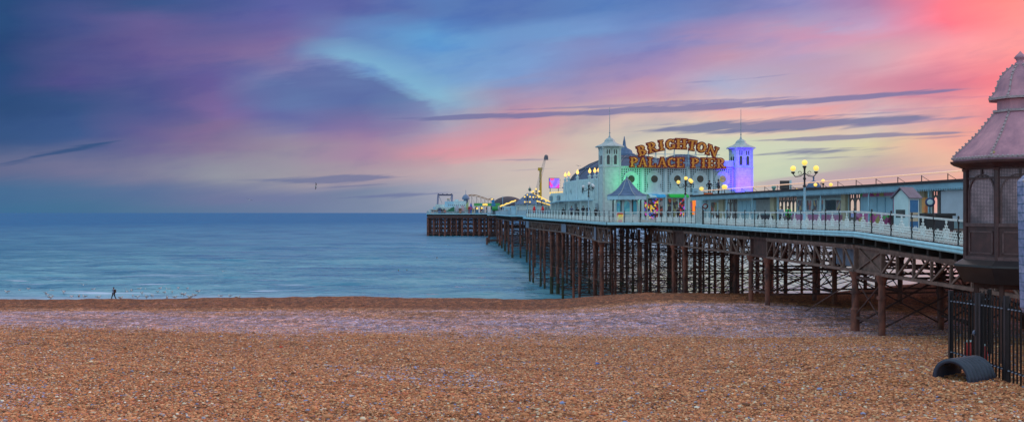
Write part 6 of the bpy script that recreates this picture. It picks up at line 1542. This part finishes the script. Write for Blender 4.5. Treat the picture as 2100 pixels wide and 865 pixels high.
# ------------------------------------------------------------------ far pier head attractions
Y=526.; 
def hthing(name,label,cat,px): return thing(name,label,cat,(X_at(px,Y),Y,dz(520)),world=True)
t=hthing('ride_gantry','tall pale gantry of a ride at the left end of the pier head','fairground ride',910)
for pa,pb in ((895,899),(924,928)):
    m=MB(); m.bar((X_at(pa,Y),Y+4,dz(520)),(X_at(pa+2.5,Y),Y+4,z_at(399,Y)),.9,.9); m.build('leg',mat('pale violet steel',(.25,.25,.38)),t)
m=MB().bar((X_at(896,Y),Y+4,z_at(399.5,Y)),(X_at(928,Y),Y+4,z_at(399.5,Y)),.7,.8); 
for i in range(7): m.bar((X_at(897+i*4.4,Y),Y+4,z_at(399,Y)),(X_at(899+i*4.4,Y),Y+4,z_at(397+(i%2)*2,Y)),.4,.6)
m.build('top_beam',mat('dark violet beam',(.10,.09,.16)),t)
m=MB(); m.bar((X_at(898,Y),Y+5,z_at(400,Y)),(X_at(905,Y),Y+5,z_at(416,Y)),.25,.25); m.bar((X_at(925,Y),Y+5,z_at(400,Y)),(X_at(920,Y),Y+5,z_at(414,Y)),.25,.25); m.build('brace',GREYB,t)
t=hthing('stepped_building','white and pale blue stepped amusement building on the pier head','building',925)
for k,(pa,pb,pt,dp,mm) in enumerate(((880,893,429,3,WHITE),(888,905,424,5,PALEB),(893,918,419,7,BOARD),(912,932,413,8,PALEB),(930,956,412,6,WHITE),(905,962,424.5,2.6,BOARD))):
    blk(MB(),pa,pb,pt,439,Y-(-1 if k<5 else 2)*1.0-(0 if k<5 else -1.2)+ (5-k)*.02,dp).build('block',mm,t)
m=MB()
for k in range(9): blk(m,919+k*4,921.6+k*4,419,422.5,Y+1.0,.1)
for i,px in enumerate((897,903,909,936,948)): blk(MB(),px,px+3.4,428,434,Y+.9 if False else Y-1.95,.1).build('window',GLASSD,t)
m.build('lettering_strip',GREYB,t)
blk(MB(),888,900,431,434,Y-1.9,.6).build('awning',mat('rust awning',(.35,.16,.10)),t); blk(MB(),900,915,430.5,436,Y-2.0,.3).build('opening',STALL,t)
m=MB().add([(X_at(914,Y),Y-2.5,z_at(433.5,Y)),(X_at(932,Y),Y-2.5,z_at(433.5,Y)),(X_at(932,Y),Y-2.2,z_at(423,Y)),(X_at(914,Y),Y-2.1,z_at(433.5,Y)),(X_at(932,Y),Y-2.1,z_at(433.5,Y))],[(0,1,2),(3,2,4),(0,3,4,1),(1,4,2),(0,2,3)]); m.build('green_awning',mat('dark green canvas',(.02,.16,.08)),t)
for pa in (934,945): blk(MB(),pa,pa+7,421.5,433,Y-2.4,.2).build('white_banner',mat('banner %d'%pa,(.5,.5,.6) if pa<940 else (.6,.45,.5)),t)
m=MB().lathe([(1.1,-4.0),(1.2,0),(1.9,.1),(2.1,.5),(1.9,1.3),(1.3,2.2),(.5,2.7),(.15,2.9),(.1,5.2)],12,(X_at(954.5,Y),Y+4,z_at(409,Y))); m.build('dome_turret',mat('blue grey dome',(.18,.26,.42)),t)
m=MB().add([(X_at(955,Y),Y-1.5,z_at(421,Y)),(X_at(961,Y),Y-1.5,z_at(412,Y)),(X_at(961,Y),Y-1.5,z_at(430,Y)),(X_at(958,Y),Y-1.5,z_at(430,Y)),(X_at(955,Y),Y-1.2,z_at(421,Y)),(X_at(961,Y),Y-1.2,z_at(412,Y)),(X_at(961,Y),Y-1.2,z_at(430,Y)),(X_at(958,Y),Y-1.2,z_at(430,Y))],[(0,3,2,1),(4,5,6,7),(0,1,5,4),(1,2,6,5),(2,3,7,6),(3,0,4,7)]); m.build('yellow_green_flank',mat('yellow green wall',(.45,.55,.25)),t)
blk(MB(),933,940,409,413,Y+2,2).build('roof_box',WHITE,t)
t=hthing('helter_tower','small violet and blue cone shaped tower on the pier head','tower',966)
MB().lathe([(1.6,0),(1.5,1.0),(1.1,2.4),(1.2,2.6),(.6,4.4),(.2,5.4),(.001,6)],10,(X_at(966,Y),Y-1,dz(520))).build('cone',tree('violet and blue stripes',[(.06,.04,.30),(.03,.10,.45),(.30,.05,.20),(.05,.05,.35)],.5,.1,.5),t)
blk(MB(),960,963,424,430,Y-2,.5).build('red_sign',REDP,t)
t=hthing('roller_coaster','orange roller coaster track on thin trestles above the pier head','roller coaster',990)
tr=[(959,399.5),(966,398.5),(976,399.5),(985,402.5),(993,405),(1000,408),(1006,406),(1013,408)]
P=[Vector((X_at(a,Y),Y+8,z_at(b,Y))) for a,b in tr]; m=MB()
for p,q_ in zip(P[:-1],P[1:]):
    for dy in (0,1.2): m.bar(p+Vector((0,dy,0)),q_+Vector((0,dy,0)),.3,.3); m.bar(p+Vector((0,dy,-.7)),q_+Vector((0,dy,-.7)),.2,.2); m.bar(p+Vector((0,dy,-.7)),q_+Vector((0,dy,0)),.18,.18)
m.build('track',mat('orange brown track',(.42,.20,.09)),t)
for i,p in enumerate(P[:-1]):
    m=MB(); m.bar((p.x,p.y,dz(520)),(p.x,p.y,p.z-.7),.22,.22); m.bar((p.x,p.y+.1,p.z-1),(P[i+1].x,p.y+.1,dz(520)+3),.12,.12); m.build('trestle',mat('pale trestle',(.38,.32,.32)),t)
cab=[(884,890,429.5,(.55,.5,.5),'cream cabin'),(899,904,427,(.10,.14,.30),'navy cabin'),(917,921,408.5,(.5,.55,.6),'white roof cabin'),(941,946,427,(.5,.2,.1),'rust red cabin'),(960.5,964,431,(.45,.06,.05),'red cabin'),(968,973,429,(.55,.5,.3),'cream yellow cabin'),(976,981,430,(.06,.25,.45),'blue cabin'),(988,993,430.5,(.5,.5,.55),'pale grey cabin')]
for i,(pa,pb,pt,c,nm) in enumerate(cab):
    yy=Y+ (6 if pt<420 else -3.4)
    t=thing('fair_cabin','small '+nm+' among the rides on the pier head','cabin',(X_at(pa,yy),yy,dz(520)),world=True,group='small cabins on the pier head')
    zb=439 if pt>420 else 412
    blk(MB(),pa,pb,pt,zb,yy,1.6).build('walls',mat(nm,c),t); blk(MB(),pa-.4,pb+.4,pt-.9,pt,yy-.3,2.2).build('roof',[WHITE,SLATE,YEL][i%3],t); 
    if pt>420: blk(MB(),pa+1,pb-1,pt+2,pt+4.5,yy-.1,.08).build('window',GLASSD,t)
Y=395.
t=thing('marquee','green and yellow striped marquee row with lit bulbs on the distant landing','marquee',(X_at(1000,Y),Y,dz(Y)),world=True)
# stands on the widened landing and the head behind it
Y2=523.
m=MB()
for pa,pb,c in ((972,984,0),(984,990,1),(990,1000,2),(1000,1008,0),(1008,1016,3),(1016,1025,0)):
    yy=Y2 if pb<=1000 else 395.; m=blk(MB(),pa,pb,416.5,422.5,yy,3); m.build('roof',[mat('marquee green',(.10,.42,.12)),mat('marquee teal',(.05,.35,.33)),mat('marquee lime',(.38,.45,.06)),mat('marquee blue',(.04,.25,.5))][c],t)
for pa,pb in ((974,979),(984,990),(996,1000)): blk(MB(),pa,pb,424,437,Y2+1.5,.3).build('stall_front',STALL,t)
for px in (972,981,991,999.5): blk(MB(),px-.5,px+.5,422.5,438,Y2-.1,.3).build('post',PALEB,t)
for px in (1003,1011,1024): blk(MB(),px-.5,px+.5,422.5,440,394.8,.3).build('post',PALEB,t)
m=MB()
for i in range(9): m.ball((X_at(991+i*1.0,Y2),Y2-.6,z_at(419.5+.4*math.sin(i),Y2)),.45,6,4)
for px,py in ((978.5,427.5),(988,426.5),(1009,409)): m.ball((X_at(px,Y2),Y2-.4,z_at(py,Y2)),.55,6,4)
m.build('lit_bulbs',LAMPY,t)
blk(MB(),1008,1014,409.5,416,396,2).build('blue_box',mat('marquee blue',(.04,.25,.5)),t)
t=thing('green_drum','large green drum lying on its side on the distant landing','drum',(X_at(1016,394),394,dz(394)),world=True)
m=MB().tube((X_at(1009,394),394,z_at(428,394)),(X_at(1021,394),394,z_at(428,394)),.95,.95,14); m.build('shell',mat('green drum',(.03,.30,.08)),t); m=MB().tube((X_at(1021,394)+.02,394,z_at(428,394)),(X_at(1024,394),394,z_at(428,394)),1.15,1.15,14); m.build('end_ring',GREYB,t)
MB().box(X_at(1010,394),X_at(1022,394),393.5,394.5,dz(394),z_at(431,394)).build('cradle',BLACK,t)
